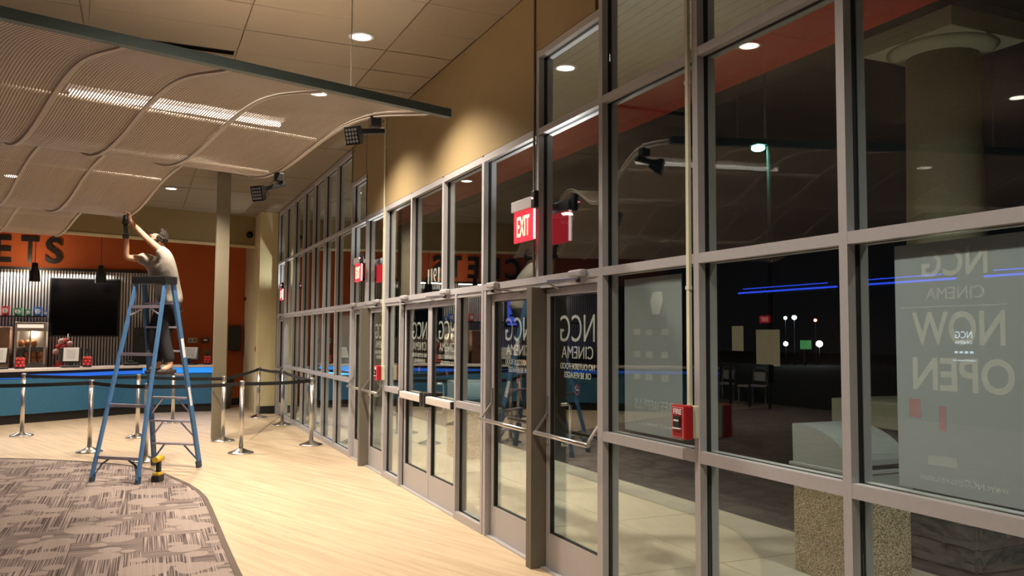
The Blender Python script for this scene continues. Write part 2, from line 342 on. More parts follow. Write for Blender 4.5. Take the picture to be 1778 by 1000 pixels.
# orange wall behind the concession: full height right of x=0.55, a band above the corrugated sheet left of it
wf = thing('wall_front', (0, 20.85, 0), kind='structure')
ob = box(nb(), 0.56, 2.70, 20.85, 21.0, 0, 3.97); box(ob, -9, 0.56, 20.85, 21.0, 3.10, 3.97)
obj('orange_band', ob, ORANGE, wf)
obj('backing_panel', box(nb(), -9, 0.56, 20.95, 21.05, 0, 3.10), BLACK, wf)
obj('trim_1', box(nb(), -9, 0.60, 20.78, 20.87, 3.045, 3.10), BASEM, kind='structure')
obj('baseboard_front', box(nb(), 1.9, 2.28, 20.83, 20.85, 0, 0.16), BASEM, kind='structure')
# beige bulkhead running at an angle across the room
def zrot(u, v, z, base=(1.02, 18.78)): return (base[0] + v * cos(ZR) - u * sin(ZR), base[1] + v * sin(ZR) + u * cos(ZR), z)
bk = nb(); prism(bk, [zrot(0, -8.5, 0)[:2], zrot(0, 1.68, 0)[:2], zrot(0.14, 1.68, 0)[:2], zrot(0.14, -8.5, 0)[:2]], 3.62, CEIL)
obj('wall_bulkhead', bk, BEIGE, kind='structure')
bk = nb(); prism(bk, [zrot(-0.02, -8.5, 0)[:2], zrot(-0.02, 1.68, 0)[:2], zrot(0.16, 1.68, 0)[:2], zrot(0.16, -8.5, 0)[:2]], 3.58, 3.622)
obj('trim_2', bk, PIER, kind='structure')
sf = nb(); prism(sf, [zrot(0.05, -8.5, 0)[:2], zrot(0.05, 1.68, 0)[:2], (2.65, 21.1), (-9, 21.1)], 3.96, 4.02)
obj('ceiling_soffit', sf, TILE, kind='structure')
obj('wall_pier', box(nb(), 2.29, 2.66, 18.27, 20.9, 0, CEIL), PIER, kind='structure')
obj('trim_3', box(nb(), 2.265, 2.30, 18.40, 18.50, 0.0, 3.60), PIER, kind='structure')
obj('baseboard_pier', box(nb(), 2.285, 2.655, 18.255, 18.275, 0, 0.16), BASEM, kind='structure')
# beige wall over the doors (face x = 2.65) with its joint lines
wr = thing('wall_right', (2.65, 8, 3.2), kind='structure')
obj('wall_section', box(nb(), 2.65, 2.80, 10.635, 11.46, 3.77, CEIL), BEIGE, wr)
obj('wall_section', box(nb(), 2.65, 2.80, 9.685, 10.63, 3.195, CEIL), BEIGE, wr)
obj('wall_section', box(nb(), 2.65, 2.80, 5.545, 9.68, 3.195, CEIL), BEIGE, wr)
obj('wall_section', box(nb(), 2.65, 2.80, 4.64, 5.54, 3.77, CEIL), BEIGE, wr)
for y, z in ((10.632, 3.78), (9.683, 3.2), (5.542, 3.2)): obj('joint', box(nb(), 2.645, 2.652, y - 0.008, y + 0.008, z, CEIL), DARKALU, wr)

# ceiling: solid where unseen, lay-in tiles where seen
cl = thing('ceiling', (0, 8, CEIL), kind='structure')
obj('plenum_slab', box(nb(), -9.2, 2.80, -6.2, 18.8, 4.33, 4.42), PLENUM, cl)
obj('ceiling_field', box(nb(), -9, 2.78, -6, 3.69, CEIL, CEIL + 0.03), TILE, cl)
gx = [2.0 - 1.25 * i for i in range(0, 9)]; gy = [6.14 + 0.607 * i for i in range(-4, 21)]
tile_me = {}
def tile(x0, x1, y0, y1):
    key = (round(x1 - x0, 2), round(y1 - y0, 2))
    if key not in tile_me:
        b = box(nb(), 0, x1 - x0 - 0.012, 0, y1 - y0 - 0.012, 0, 0.02); bmesh.ops.recalc_face_normals(b, faces=b.faces)
        me = bpy.data.meshes.new('ceiling_tile'); b.to_mesh(me); b.free(); me.materials.append(TILE); tile_me[key] = me
    o = bpy.data.objects.new('ceiling_tile', tile_me[key]); COL.objects.link(o); o.parent = cl
    o.location = Vector((x0 + 0.006, y0 + 0.006, CEIL + 0.001 + random.uniform(0, 0.004))) - Vector((0, 8, CEIL))
    o.rotation_euler = (random.uniform(-0.006, 0.006), random.uniform(-0.002, 0.002), 0)
for j in range(len(gy) - 1):
    for i in range(len(gx) - 1):
        if (i, j) == (1, 7):   # one tile has slipped and leaves a dark slot
            tile(gx[i + 1], gx[i], gy[j] + .16, gy[j + 1]); continue
        tile(gx[i + 1], gx[i], gy[j], gy[j + 1])
    tile(2.0, 2.65, gy[j], gy[j + 1])
gb = nb()
for y in gy: box(gb, -8, 2.65, y - 0.012, y + 0.012, CEIL + 0.023, CEIL + 0.03)
for x in gx: box(gb, x - 0.012, x + 0.012, 3.7, 18.4, CEIL + 0.022, CEIL + 0.03)
obj('ceiling_grid', gb, TBAR, cl)
obj('ceiling_field', box(nb(), -9, gx[-1], 3.69, 18.8, CEIL, CEIL + 0.03), TILE, cl)
obj('ceiling_field', box(nb(), -8, 2.65, gy[-1], 19.4, CEIL, CEIL + 0.03), TILE, cl)

# ---------------------------------------------------------------- glazed facade
X0, XG0, XG1, X1 = 2.65, 2.692, 2.722, 2.765
W = 0.045
def vmul(y, z0, z1, parent, name='mullion', wd=W):
    b = nb(); box(b, X0, XG0, y - wd / 2, y + wd / 2, z0, z1); box(b, XG0, XG1, y - wd / 2 + .003, y + wd / 2 - .003, z0, z1, 1); box(b, XG1, X1, y - wd / 2, y + wd / 2, z0, z1)
    return obj(name, b, [ALU, GASKET], parent)
def hmul(y0, y1, z0, z1, parent, name='transom'):
    b = nb(); box(b, X0 + .001, XG0, y0, y1, z0, z1); box(b, XG0, XG1, y0, y1, z0 + .003, z1 - .003, 1); box(b, XG1, X1 - .001, y0, y1, z0, z1)
    return obj(name, b, [ALU, GASKET], parent)
def pane(y0, y1, z0, z1, parent, x=2.704):
    return obj('glass_pane', box(nb(), x, x + 0.006, y0, y1, z0, z1), GLASS, parent)
ZS, ZL0, ZL1, ZH0, ZH1, ZT0, ZT1 = 0.07, 1.003, 1.062, 2.036, 2.088, 3.135, 3.182
WN = [0]
def window(y0, y1, top, levels, near=True, far=False):
    """y0<y1: centre lines of the two mullions; levels: list of (z0,z1) horizontal members; glass between them"""
    WN[0] += 1; t = thing('window_%d' % WN[0], (X0, (y0 + y1) / 2, 0), kind='structure')
    zb = levels[0][0]
    if near: vmul(y0, zb, top, t)
    if far: vmul(y1, zb, top, t)
    for z0, z1 in levels: hmul(y0 + W / 2, y1 - W / 2, z0, z1, t)
    for (a0, a1), (b0, b1) in zip(levels, levels[1:]):
        pane(y0 + W / 2, y1 - W / 2, a1, b0, t)
    return t
FULL = [(0.0, ZS), (ZL0, ZL1), (ZH0, ZH1), (ZT0, ZT1), (4.19, CEIL)]
A = [18.12, 17.19, 16.21, 15.21, 14.27, 13.34, 12.44, 11.42]
for i in range(1, 7): window(A[i + 1], A[i], CEIL, FULL)
window(A[1], A[0], CEIL, FULL[2:], far=False)
vmul(A[0], 0, CEIL, thing('window_20', (X0, A[0], 0), kind='structure'))
# bays over the doors
window(10.60, A[7], 3.77, [(ZH0, ZH1), (ZT0, ZT1), (3.715, 3.765)], near=True)
window(9.66, 10.60, ZT1, [(ZH0, ZH1), (ZT0, ZT1 + .01)], near=False)
B = [9.66, 8.63, 7.60, 6.57, 5.50]
for i in range(4): window(B[i + 1], B[i], ZT1, [(ZH0, ZH1), (ZT0, ZT1 + .01)], near=(i < 3), far=(i == 0))
vmul(5.50, ZH0, 3.77, thing('window_21', (X0, 5.5, ZH0), kind='structure'))
window(4.575, 5.50, 3.77, [(ZH0, ZH1), (ZT0, ZT1), (3.715, 3.765)], near=False)
# bays nearest the camera
C = [4.575, 3.585, 2.585, 1.585, 0.585, -0.415, -1.4]
for i in range(6): window(C[i + 1], C[i], CEIL, FULL, far=(i == 0))
obj('wall_corner', box(nb(), 2.6, 2.8, -6.2, -1.43, 0, CEIL), BEIGE, kind='structure')
# low sidelights beside the centre doors
window(9.02, 9.66, ZH0, [(0.0, ZS), (ZL0, ZL1), (ZH0 - 0.002, ZH0)], near=True)
vmul(9.66, 0, ZH0, thing('window_22', (X0, 9.66, 0), kind='structure'))
window(6.57, 7.22, ZH0, [(0.0, ZS), (ZL0, ZL1), (ZH0 - 0.002, ZH0)], near=True, far=True)
tj = thing('trim_4', (X0, 8, 0), kind='structure')
for a, b_ in ((11.355, 11.40), (9.685, 9.73), (6.49, 6.547), (4.60, 4.625), (17.215, 17.24), (18.07, 18.1)):
    obj('jamb', box(nb(), X0 + .004, X1 - .004, a, b_, 0, ZH0), ALU, tj)
obj('threshold', box(nb(), 2.66, 2.80, 7.24, 9.0, 0, 0.012), ALU, tj)
obj('threshold', box(nb(), 2.66, 2.80, 4.6, 6.5, 0, 0.012), ALU, tj)
obj('threshold', box(nb(), 2.66, 2.80, 9.7, 11.4, 0, 0.012), ALU, tj)
obj('sill_strip', box(nb(), 2.70, 2.77, -1.4, 4.6, -0.02, 0.0), ALU, tj)
# removable centre posts of the two side pairs
obj('trim_5', box(nb(), 2.585, 2.76, 5.452, 5.535, 0, ZH0 - .03), DARKALU, kind='structure')
obj('trim_6', box(nb(), 2.585, 2.76, 10.53, 10.61, 0, ZH0 - .03), DARKALU, kind='structure')
obj('trim_7', box(nb(), 2.66, 2.76, 4.6, 18.1, ZH0 - .035, ZH0 + .001), ALU, kind='structure')

def no_smoking(parent, y, z, x):
    b = nb(); n = 24
    ring = [[Vector((x, y + r * cos(2 * pi * k / n), z + r * sin(2 * pi * k / n))) for k in range(n)] for r in (0.036, 0.028)]
    for k in range(n):
        vs = [b.verts.new(q) for q in (ring[0][k], ring[0][(k + 1) % n], ring[1][(k + 1) % n], ring[1][k])]; b.faces.new(vs)
    obj('no_smoking_ring', b, REDVINYL, parent)
    b = nb(); tube(b, [(x + .001, y - .026, z + .022), (x + .001, y + .026, z - .022)], 0, flat=(.007, .001)); obj('no_smoking_ring', b, REDVINYL, parent)
    b = nb(); box(b, x - .001, x + .001, y - .018, y + .012, z - .006, z + .001); tube(b, [(x, y + .014, z + .004), (x, y + .020, z + .014), (x, y + .012, z + .022)], 0.0022, 6); obj('cigarette_mark', b, VINYL, parent)
def door(n, y0, y1, hinge_far, kind, letters=True, pull=None, closer=True):
    """leaf from y0 (near) to y1 (far); inner face at x=2.705"""
    xa, xb = 2.700, 2.745; zt = 1.995; s = 0.052
    t = thing('door_%d' % n, (2.72, (y0 + y1) / 2, 0), kind='structure')
    b = nb(); box(b, xa, xb, y0, y0 + s, 0.014, zt); obj('stile', b, ALU, t, bevel=.002)
    b = nb(); box(b, xa, xb, y1 - s, y1, 0.014, zt); obj('stile', b, ALU, t, bevel=.002)
    b = nb(); box(b, xa + .001, xb - .001, y0 + s, y1 - s, 0.014, 0.255); obj('bottom_rail', b, ALU, t)
    b = nb(); box(b, xa + .001, xb - .001, y0 + s, y1 - s, zt - 0.055, zt - .001); obj('top_rail', b, ALU, t)
    pane(y0 + s, y1 - s, 0.255, zt - 0.055, t, 2.725)
    b = nb()
    for yy0, yy1, z0, z1 in ((y0 + s, y0 + s + .006, .255, zt - .055), (y1 - s - .006, y1 - s, .255, zt - .055), (y0 + s, y1 - s, .255, .261), (y0 + s, y1 - s, zt - .061, zt - .055)):
        box(b, xa + .008, xb - .008, yy0, yy1, z0, z1)
    obj('gasket', b, GASKET, t)
    if letters:
        m = (y0 + y1) / 2; xo = 2.733
        obj('lettering', out_text('NCG', m - 0.24, 1.615, 0.49, 0.185, xo, offset=-0.006), VINYL, t)
        obj('lettering', out_text('CINEMA', m - 0.22, 1.50, 0.45, 0.085, xo, offset=-0.006), VINYL, t)
        obj('lettering', out_text('NO OUTSIDE FOOD', m - 0.24, 1.425, 0.49, 0.042, xo, offset=0.002), VINYL, t)
        obj('lettering', out_text('OR BEVERAGES', m - 0.19, 1.365, 0.38, 0.042, xo, offset=0.008), VINYL, t)
        no_smoking(t, m, 1.29, xo)
    if kind == 'crossbar':
        xbar = 2.60; zb = 0.965
        b = nb(); tube(b, [(xbar, y0 + .02, zb), (xbar, y1 - .02, zb)], 0.016, 10)
        pb = obj('push_bar', b, STEEL, t)
        for yy in (y0 + .03, y1 - .03):
            b = nb(); tube(b, [(xbar, yy, zb), (xbar + .015, yy, zb + .03), (xa - .01, yy, zb + .13), (xa - .002, yy, zb + .22)], 0, flat=(.022, .012)); obj('bar_arm', b, STEEL, pb)
            b = nb(); box(b, xa - .012, xa, yy - .016, yy + .016, zb + .13, zb + .26); obj('arm_bracket', b, STEEL, pb, bevel=.003)
    else:
        b = nb(); box(b, 2.632, 2.70, y0 + .03, y1 - .03, 0.972, 1.045); pb = obj('push_bar', b, mat_push, t, bevel=.008)
        e0, e1 = (y1 - .085, y1 - .005) if kind == 'pad_near' else (y0 + .005, y0 + .085)
        b = nb(); box(b, 2.622, 2.70, e0, e1, 0.935, 1.08); obj('bar_end_cap', b, BLACK, pb, bevel=.01)
        e0, e1 = (y0 + .01, y0 + .045) if kind == 'pad_near' else (y1 - .045, y1 - .01)
        b = nb(); box(b, 2.628, 2.70, e0, e1, 0.978, 1.046); obj('bar_end_cap', b, BLACK, pb, bevel=.005)
    if pull is not None:
        b = nb(); tube(b, [(xb, pull, 1.17), (xb + .055, pull, 1.17), (xb + .07, pull - .012, 1.16), (xb + .07, pull - .012, 0.90), (xb + .055, pull, 0.885), (xb, pull, 0.885)], 0.012, 10)
        obj('pull_handle', b, STEEL, t)
    b = nb(); lk = (y1 - .026) if not hinge_far else (y0 + .026)
    cyl(b, (xa - .012, lk, 0.90), (xa, lk, 0.90), .016); obj('lock_cylinder', b, STEEL, t)
    if closer:
        yc = (y1 - .28) if hinge_far else (y0 + .12); d = -1 if hinge_far else 1
        b = nb(); box(b, 2.60, X0, yc, yc + .18, 2.043, 2.09); cb = obj('door_closer', b, ALU, t, bevel=.012)
        b = nb(); tube(b, [(2.61, yc + .05, 2.03), (2.52, yc + .05 + d * .26, 2.025)], 0, flat=(.022, .008)); obj('closer_arm', b, STEEL, cb)
        b = nb(); tube(b, [(2.52, yc + .05 + d * .26, 2.015), (2.69, yc + .05 + d * .42, 1.985)], 0, flat=(.018, .008)); obj('closer_arm', b, STEEL, cb)
        b = nb(); cyl(b, (2.61, yc + .05, 2.005), (2.61, yc + .05, 2.035), .016); obj('closer_pivot', b, BLACK, cb)
    return t
mat_push = mat('satin_push_pad', (0.72, 0.66, 0.62), 0.45, 0.2)
door(1, 8.115, 8.985, True, 'pad_far', pull=None)
door(2, 7.245, 8.105, False, 'pad_near', pull=8.0)
door(3, 5.545, 6.475, True, 'crossbar')
door(4, 4.63, 5.445, False, 'crossbar', pull=5.30)
door(5, 10.62, 11.35, True, 'crossbar')
door(6, 9.74, 10.52, False, 'crossbar', pull=10.42)
door(7, 17.245, 18.06, False, 'crossbar', letters=False)
tn = thing('address_number', (2.7, 8.05, 2.2), label='white mirrored house number 1911 on the pane above the centre doors', cat='lettering')
for ch, yy in zip('1911', (7.865, 7.955, 8.09, 8.19)):
    obj('digit', out_text(ch, yy, 2.185, 0.042 if ch == '1' else 0.095, 0.15, 2.7125, offset=0.0), mat('white_digit', (0.8, 0.8, 0.78), 0.6), tn)

# posters taped outside the glass, seen from behind
def poster(y0, y1, z0, z1, label, group=None, x=2.72, lines=()):
    t = thing('window_poster', (x, (y0 + y1) / 2, z0), label=label, cat='poster', group=group)
    obj('sheet', box(nb(), x, x + .003, y0, y1, z0, z1), POSTERB, t)
    for body, ya, za, wd, h, m in lines: obj('print_through', out_text(body, ya, za, wd, h, x - .0008, depth=0.0007, offset=0.02 if h > .08 else 0.0), m, t)
    return t
poster(3.805, 4.395, 1.09, 2.0, 'pale grey poster back in the window left of the fire alarm', x=2.714,
       lines=[('FREE REFILLS', 3.86, 1.23, 0.42, 0.055, POSTERT), ('www.NCGmovies.com', 3.90, 1.135, 0.34, 0.022, POSTERT)])
poster(1.62, 2.385, 1.08, 2.012, 'large grey poster with faint mirrored NOW OPEN in the rightmost window', x=2.714,
       lines=[('NCG', 1.99, 1.88, 0.27, 0.10, POSTERT), ('CINEMA', 2.005, 1.795, 0.24, 0.045, POSTERT), ('NOW', 1.93, 1.625, 0.38, 0.125, POSTERT), ('OPEN', 1.90, 1.455, 0.41, 0.125, POSTERT),
              ('www.NCGmovies.com', 1.93, 1.12, 0.36, 0.026, POSTERT)])
pt = [o for o in bpy.data.objects if o.name.startswith('window_poster')][-1]
b = nb(); box(b, 2.7132, 2.714, 1.92, 2.36, 1.765, 1.771); obj('print_through', b, POSTERT, pt)
b = nb(); box(b, 2.7132, 2.714, 2.13, 2.25, 1.18, 1.215); obj('print_through', b, POSTERT, pt)
b = nb(); box(b, 2.7132, 2.714, 2.17, 2.20, 1.31, 1.40); obj('print_through', b, POSTERR, pt)
b = nb(); box(b, 2.7132, 2.714, 2.28, 2.33, 1.35, 1.42); obj('print_through', b, POSTERR, pt)
for za in (1.40, 1.53, 1.66):
    for ya in (3.93, 4.09, 4.22): b = nb(); box(b, 2.7132, 2.714, ya, ya + .07, za, za + .035); obj('print_through', b, POSTERT, [o for o in bpy.data.objects if o.name.startswith('window_poster')][0])
b = nb(); prism(b, [(0, 0), (.07, 0), (.09, .08), (.06, .13), (-.02, .13), (-.04, .08)], 0, .0008)
xform(b, M3((2.7125, 4.02, 1.78), (0, 1, 0), (0, 0, 1), (1, 0, 0))); obj('print_through', b, POSTERT, [o for o in bpy.data.objects if o.name.startswith('window_poster')][0])
poster(A[7] + .05, A[6] - .2, 1.08, 1.98, 'grey poster back in the tall window beside the far double door')
poster(A[5] + .12, A[4] - .08, 1.08, 1.98, 'grey poster back two windows beyond the far double door')
poster(A[3] + .12, A[2] - .08, 1.08, 1.98, 'small grey poster back in the window nearest the far single door')

# ---------------------------------------------------------------- carpet
def smooth_closed(pts): return pts
edge = [(-8.9, 15.9), (-4, 14.3), (-2.6, 13.55), (-1.63, 12.93), (-1.14, 12.62), (-.71, 12.29), (-.25, 11.86), (.0, 11.53), (.17, 11.2), (.31, 10.8), (.42, 10.38), (.53, 9.95), (.61, 9.5), (.652, 9.05), (.66, 8.5), (.66, 7), (.665, 6.3)]
edge += [(.67, 6.0), (.70, 5.85), (.78, 5.65), (.9, 5.4), (1.03, 5.15), (1.25, 4.85), (1.5, 4.55), (1.6, 4.0), (1.62, 2.0), (1.6, -6), (-8.9, -6)]
b = nb(); prism(b, edge, 0.0, 0.008)
obj('carpet_flooring', b, CARPET, kind='structure')
b = nb(); tube(b, [(x, y, 0.006) for x, y in edge[:-1]], 0, flat=(0.045, 0.012)); obj('trim_8', b, CARPETEDGE, kind='structure')

# ---------------------------------------------------------------- column
b = box(nb(), 1.085, 1.285, 14.0, 14.2, 0, CEIL)
obj('column', b, COLM, bevel=.008, kind='structure')

# ---------------------------------------------------------------- downlights
LABELS = {0: 'round white downlight in the open ceiling above the blue canopy beam', 1: 'bright downlight half hidden behind the canopy edge near the top middle',
          2: 'round downlight glowing through the wavy mesh canopy', 3: 'small downlight seen through the mesh near the canopy trough',
          4: 'farthest small downlight between the canopy and the beige pillar', 5: 'downlight over the lobby mirrored in a high window pane',
          6: 'downlight far left mirrored beside the outdoor column'}
for i, (x, y, e) in enumerate(LIGHTS):
    lab = LABELS.get(i)
    if not lab:
        bb = nb(); lathe(bb, [(0.001, -0.001), (0.105, -0.001), (0.105, -0.007), (0.001, -0.0072)], (x, y, CEIL), 24); obj('ceiling_lamp', bb, LAMPM, cl); continue
    t = thing('ceiling_light', (x, y, CEIL), label=lab, cat='light', group='recessed ceiling downlights')
    bb = nb(); lathe(bb, [(0.085, 0.0), (0.112, 0.0), (0.112, -0.006), (0.085, -0.008), (0.085, 0.0)], (x, y, CEIL), 28, cap=False); obj('trim_ring', bb, WHITE, t)
    bb = nb(); lathe(bb, [(0.001, -0.004), (0.098, -0.004), (0.098, -0.007), (0.001, -0.0072)], (x, y, CEIL), 28); obj('lens', bb, LAMPM, t)

# ---------------------------------------------------------------- wavy mesh canopy
WAVE = [(-2.45, 3.125), (-2.1, 3.185), (-1.86, 3.236), (-1.6, 3.272), (-1.36, 3.285), (-1.1, 3.262), (-.84, 3.222), (-.6, 3.168), (-.35, 3.113), (-.1, 3.078), (.1, 3.066), (.35, 3.085), (.6, 3.14), (.9, 3.24), (1.2, 3.35), (1.6, 3.46),
        (2.0, 3.51), (2.5, 3.47), (3.01, 3.365), (3.43, 3.22), (3.8, 3.14), (4.15, 3.115), (4.6, 3.17), (5.1, 3.30), (5.6, 3.42), (6.1, 3.44), (6.6, 3.34), (7.0, 3.235), (7.3, 3.19), (7.7, 3.185)]
def wz(u):
    for (a, za), (c, zc) in zip(WAVE, WAVE[1:]):
        if u <= c: t = (u - a) / (c - a); return za + (zc - za) * t
    return WAVE[-1][1]
CB = (1.04, 7.49)
def cp(u, v, dz=0.0, z=None): return (CB[0] - u * sin(ZR) + v * cos(ZR), CB[1] + u * cos(ZR) + v * sin(ZR), (wz(u) if z is None else z) + dz)
cn = thing('ceiling_canopy', cp(0, -3), label='wavy perforated metal canopy hung below the ceiling over the lobby', cat='canopy')
US = [-2.45 + 0.1 * i for i in range(0, 102)]; US = [u for u in US if u <= 7.7]
# smooth the profile a little
_z = {}
ZSM = [sum(wz(min(max(u + d, -2.45), 7.7)) for d in (-.2, -.1, 0, .1, .2)) / 5 for u in US]
RV = [0, -.78, -1.37, -1.93, -2.62, -3.26, -3.9, -4.54, -5.2]
for v0, v1 in zip(RV, RV[1:]):
    b = nb(); uvl = b.loops.layers.uv.new('UVMap'); n = 6
    grid = [[b.verts.new((*cp(u, v0 + (v1 - v0) * k / n)[:2], z)) for k in range(n + 1)] for u, z in zip(US, ZSM)]
    for i in range(len(US) - 1):
        for k in range(n):
            f = b.faces.new((grid[i][k], grid[i][k + 1], grid[i + 1][k + 1], grid[i + 1][k])); f.smooth = True
            for lp, (ii, kk) in zip(f.loops, ((i, k), (i, k + 1), (i + 1, k + 1), (i + 1, k))): lp[uvl].uv = (v0 + (v1 - v0) * kk / n, US[ii])
    obj('mesh_panel', b, PERF, cn)
for i, v in enumerate(RV):
    b = nb(); tube(b, [(*cp(u, v)[:2], z - .012) for u, z in zip(US, ZSM)], 0, flat=(0.03, 0.014)); obj('rib', b, RIB, cn)
b = nb(); tube(b, [(*cp(u, 0.02)[:2], z + .014) for u, z in zip(US, ZSM)], 0.008, 6); obj('edge_tube', b, RIB, cn)
b = nb(); p0, p1 = cp(-2.47, 0.04), cp(-2.47, -5.4)
tube(b, [cp(-2.47, 0.06, z=3.118), cp(-2.47, -5.6, z=3.118)], 0, flat=(0.05, 0.054)); obj('front_beam', b, FASCIA, cn)
for u in (-0.76, 0.1, 2.9, 4.15, 6.6): 
    b = nb(); tube(b, [cp(u, 0, .03), cp(u, -5.2, .03)], 0.014, 8); obj('cross_tube', b, RIB, cn)
hg = [(-2.47, -0.68), (-2.47, -2.55), (-2.47, -4.6), (0.1, -1.5), (0.1, -3.9), (4.15, -1.5), (4.15, -3.9)]
for u, v in hg:
    b = nb(); p = cp(u, v, .03); cyl(b, p, (p[0], p[1], CEIL), 0.0035, n=6); obj('hanger_cable', b, STEEL, cn)
# fluorescent batten lying above the mesh
sl = thing('strip_light', cp(-.45, -.9, z=3.36), label='long bright strip light above the canopy mesh', cat='light')
b = nb(); tube(b, [cp(-.52, -0.18, z=3.40), cp(-.37, -1.75, z=3.40)], 0, flat=(0.10, 0.03)); obj('housing', b, WHITE, sl)
b = nb(); tube(b, [cp(-.52, -0.2, z=3.365), cp(-.37, -1.73, z=3.365)], 0.02, 10); obj('lamp_tube', b, TUBEM, sl)
# two moving-head lamps clamped to the edge rib
def moving_head(u, dz, name, label):
    p = Vector(cp(u, 0.02)); old = set(bpy.data.objects); t = thing('stage_light', p, label=label, cat='light', group='moving stage lights on the canopy edge')
    z = p.z; b = nb(); cyl(b, (p.x, p.y, z + .03), (p.x, p.y, z - .02), .02, n=8); obj('clamp', b, STEEL, t)
    b = nb(); box(b, p.x - .055, p.x + .055, p.y - .055, p.y + .055, z - .115, z - .015); obj('base_box', b, BLACK, t, bevel=.012)
    d = Vector((-0.92, -0.05, -0.12 if dz else -0.30)).normalized()
    a = Vector((p.x + .10, p.y + .02, z - .14)) if dz else Vector((p.x + .07, p.y, z - .13))
    e = a + d * 0.26
    b = nb(); tube(b, [a, e], 0, flat=(0.075, 0.05)); obj('yoke_arm', b, BLACK, t, bevel=.008)
    hc = e + d * 0.045 + Vector((0, 0, -.03)); fd = Vector((-0.72, -0.62, -0.28)).normalized(); x, y = frame_of(fd)
    b = nb()
    for s0, s1, w0, w1 in ((-.11, .0, .035, .08), (0, .055, .08, .085)):
        v0 = [b.verts.new(hc + fd * s0 + x * a_ * w0 + y * c_ * w0) for a_, c_ in ((-1, -1), (1, -1), (1, 1), (-1, 1))]
        v1 = [b.verts.new(hc + fd * s1 + x * a_ * w1 + y * c_ * w1) for a_, c_ in ((-1, -1), (1, -1), (1, 1), (-1, 1))]
        for k in range(4): b.faces.new((v0[k], v0[(k + 1) % 4], v1[(k + 1) % 4], v1[k]))
        b.faces.new(v0[::-1]); b.faces.new(v1)
    hd = obj('lamp_head', b, BLACK, t)
    b = nb()
    for i in range(4):
        for j in range(4):
            c = hc + fd * .056 + x * (i - 1.5) * .036 + y * (j - 1.5) * .036; cyl(b, c, c + fd * .006, .014, n=8)
    obj('lens_array', b, mat('lens_grey', (0.5, 0.5, 0.5), 0.2, 0.6), hd, kind='stuff')
    t.scale = (.72, .72, .78)
moving_head(-1.62, True, 'a', 'black stage light with a grid of lenses on the upper canopy edge')
moving_head(-0.06, False, 'b', 'black stage light hanging under the lowest point of the canopy edge')

# ---------------------------------------------------------------- concession counter
def offs(pts, d):
    out = []
    for i, p in enumerate(pts):
        a = Vector(pts[max(i - 1, 0)]); c = Vector(pts[min(i + 1, len(pts) - 1)]); t = (c - a).normalized(); out.append((p[0] - t.y * d, p[1] + t.x * d))
    return out
CF = [(-6.2, 14.9), (-2.24, 17.56), (-1.73, 17.9), (-1.09, 18.34), (-.62, 18.72), (-.25, 19.02), (0.1, 19.18), (.5, 19.24), (1.62, 19.24)]
def strip(pts, a, c, z0, z1): P = offs(pts, a); Q = offs(pts, c); b = nb(); prism(b, P + Q[::-1], z0, z1); return b
ct = thing('service_counter', (0, 19, 0), label='blue fronted curved ticket counter with a white top and black base', cat='counter')
obj('toe_kick', strip(CF, .08, .50, 0, .17), BASEM, ct)
obj('front_panel', strip(CF, .03, .12, .17, .82), BLUE, ct)
obj('carcass', strip(CF, .12, .55, .17, .985), BLACK, ct)
obj('led_band', strip(CF[:7], .055, .10, .83, .90), BLUELED, ct)
obj('dark_band', strip(CF[:7], .03, .12, .90, .945), mat('navy_band', (0.004, 0.01, 0.05), 0.5), ct)
obj('led_band', strip(CF[6:], .03, .10, .835, .945), BLUELED2, ct)
obj('countertop', strip(CF, -.03, .62, .955, 1.0), COUNTER, ct, bevel=.006)
area('counter_led_glow', (0.9, 19.15, .80), 1.6, .1, 3.5, (0.02, 0.25, 1.0), (radians(-60), 0, 0))
TOP = 1.0
# back counter, corrugated sheet, wall shelf
obj('back_counter', box(nb(), -6.5, 0.5, 20.15, 20.83, 0, 0.93), mat('brown_laminate', (0.10, 0.06, 0.04), 0.6), label='low dark counter against the corrugated wall behind the ticket counter', cat='counter')
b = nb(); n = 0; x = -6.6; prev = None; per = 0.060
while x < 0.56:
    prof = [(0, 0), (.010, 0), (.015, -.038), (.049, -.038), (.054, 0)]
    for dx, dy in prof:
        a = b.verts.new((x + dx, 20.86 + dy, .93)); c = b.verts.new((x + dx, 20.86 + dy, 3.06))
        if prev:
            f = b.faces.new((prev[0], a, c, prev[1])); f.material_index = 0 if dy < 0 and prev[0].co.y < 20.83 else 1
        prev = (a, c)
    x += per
obj('wall_cladding', b, [CORR, mat('recess_shade_grey', (0.06, 0.06, 0.06), 0.5)], kind='structure')  # recess faces darkened: shade between the ridges is put into the colour
for i, x in enumerate((-1.35, -3.0, -4.6)): area('wash_strip', (x, 20.66, 3.02), 1.5, .05, 42 if i else 26, (1, .9, .8), (radians(-12), 0, 0))
for o_ in [area('menu_wash', (-4.5, 20.4, 1.2), 3, .1, 6, (.3, .4, 1), (radians(160), 0, 0))]: pass
sh = obj('wall_shelf', box(nb(), -6.0, -1.86, 20.60, 20.83, 2.015, 2.04), BLACK, label='long dark shelf of cups and tubs on the corrugated wall', cat='shelf')
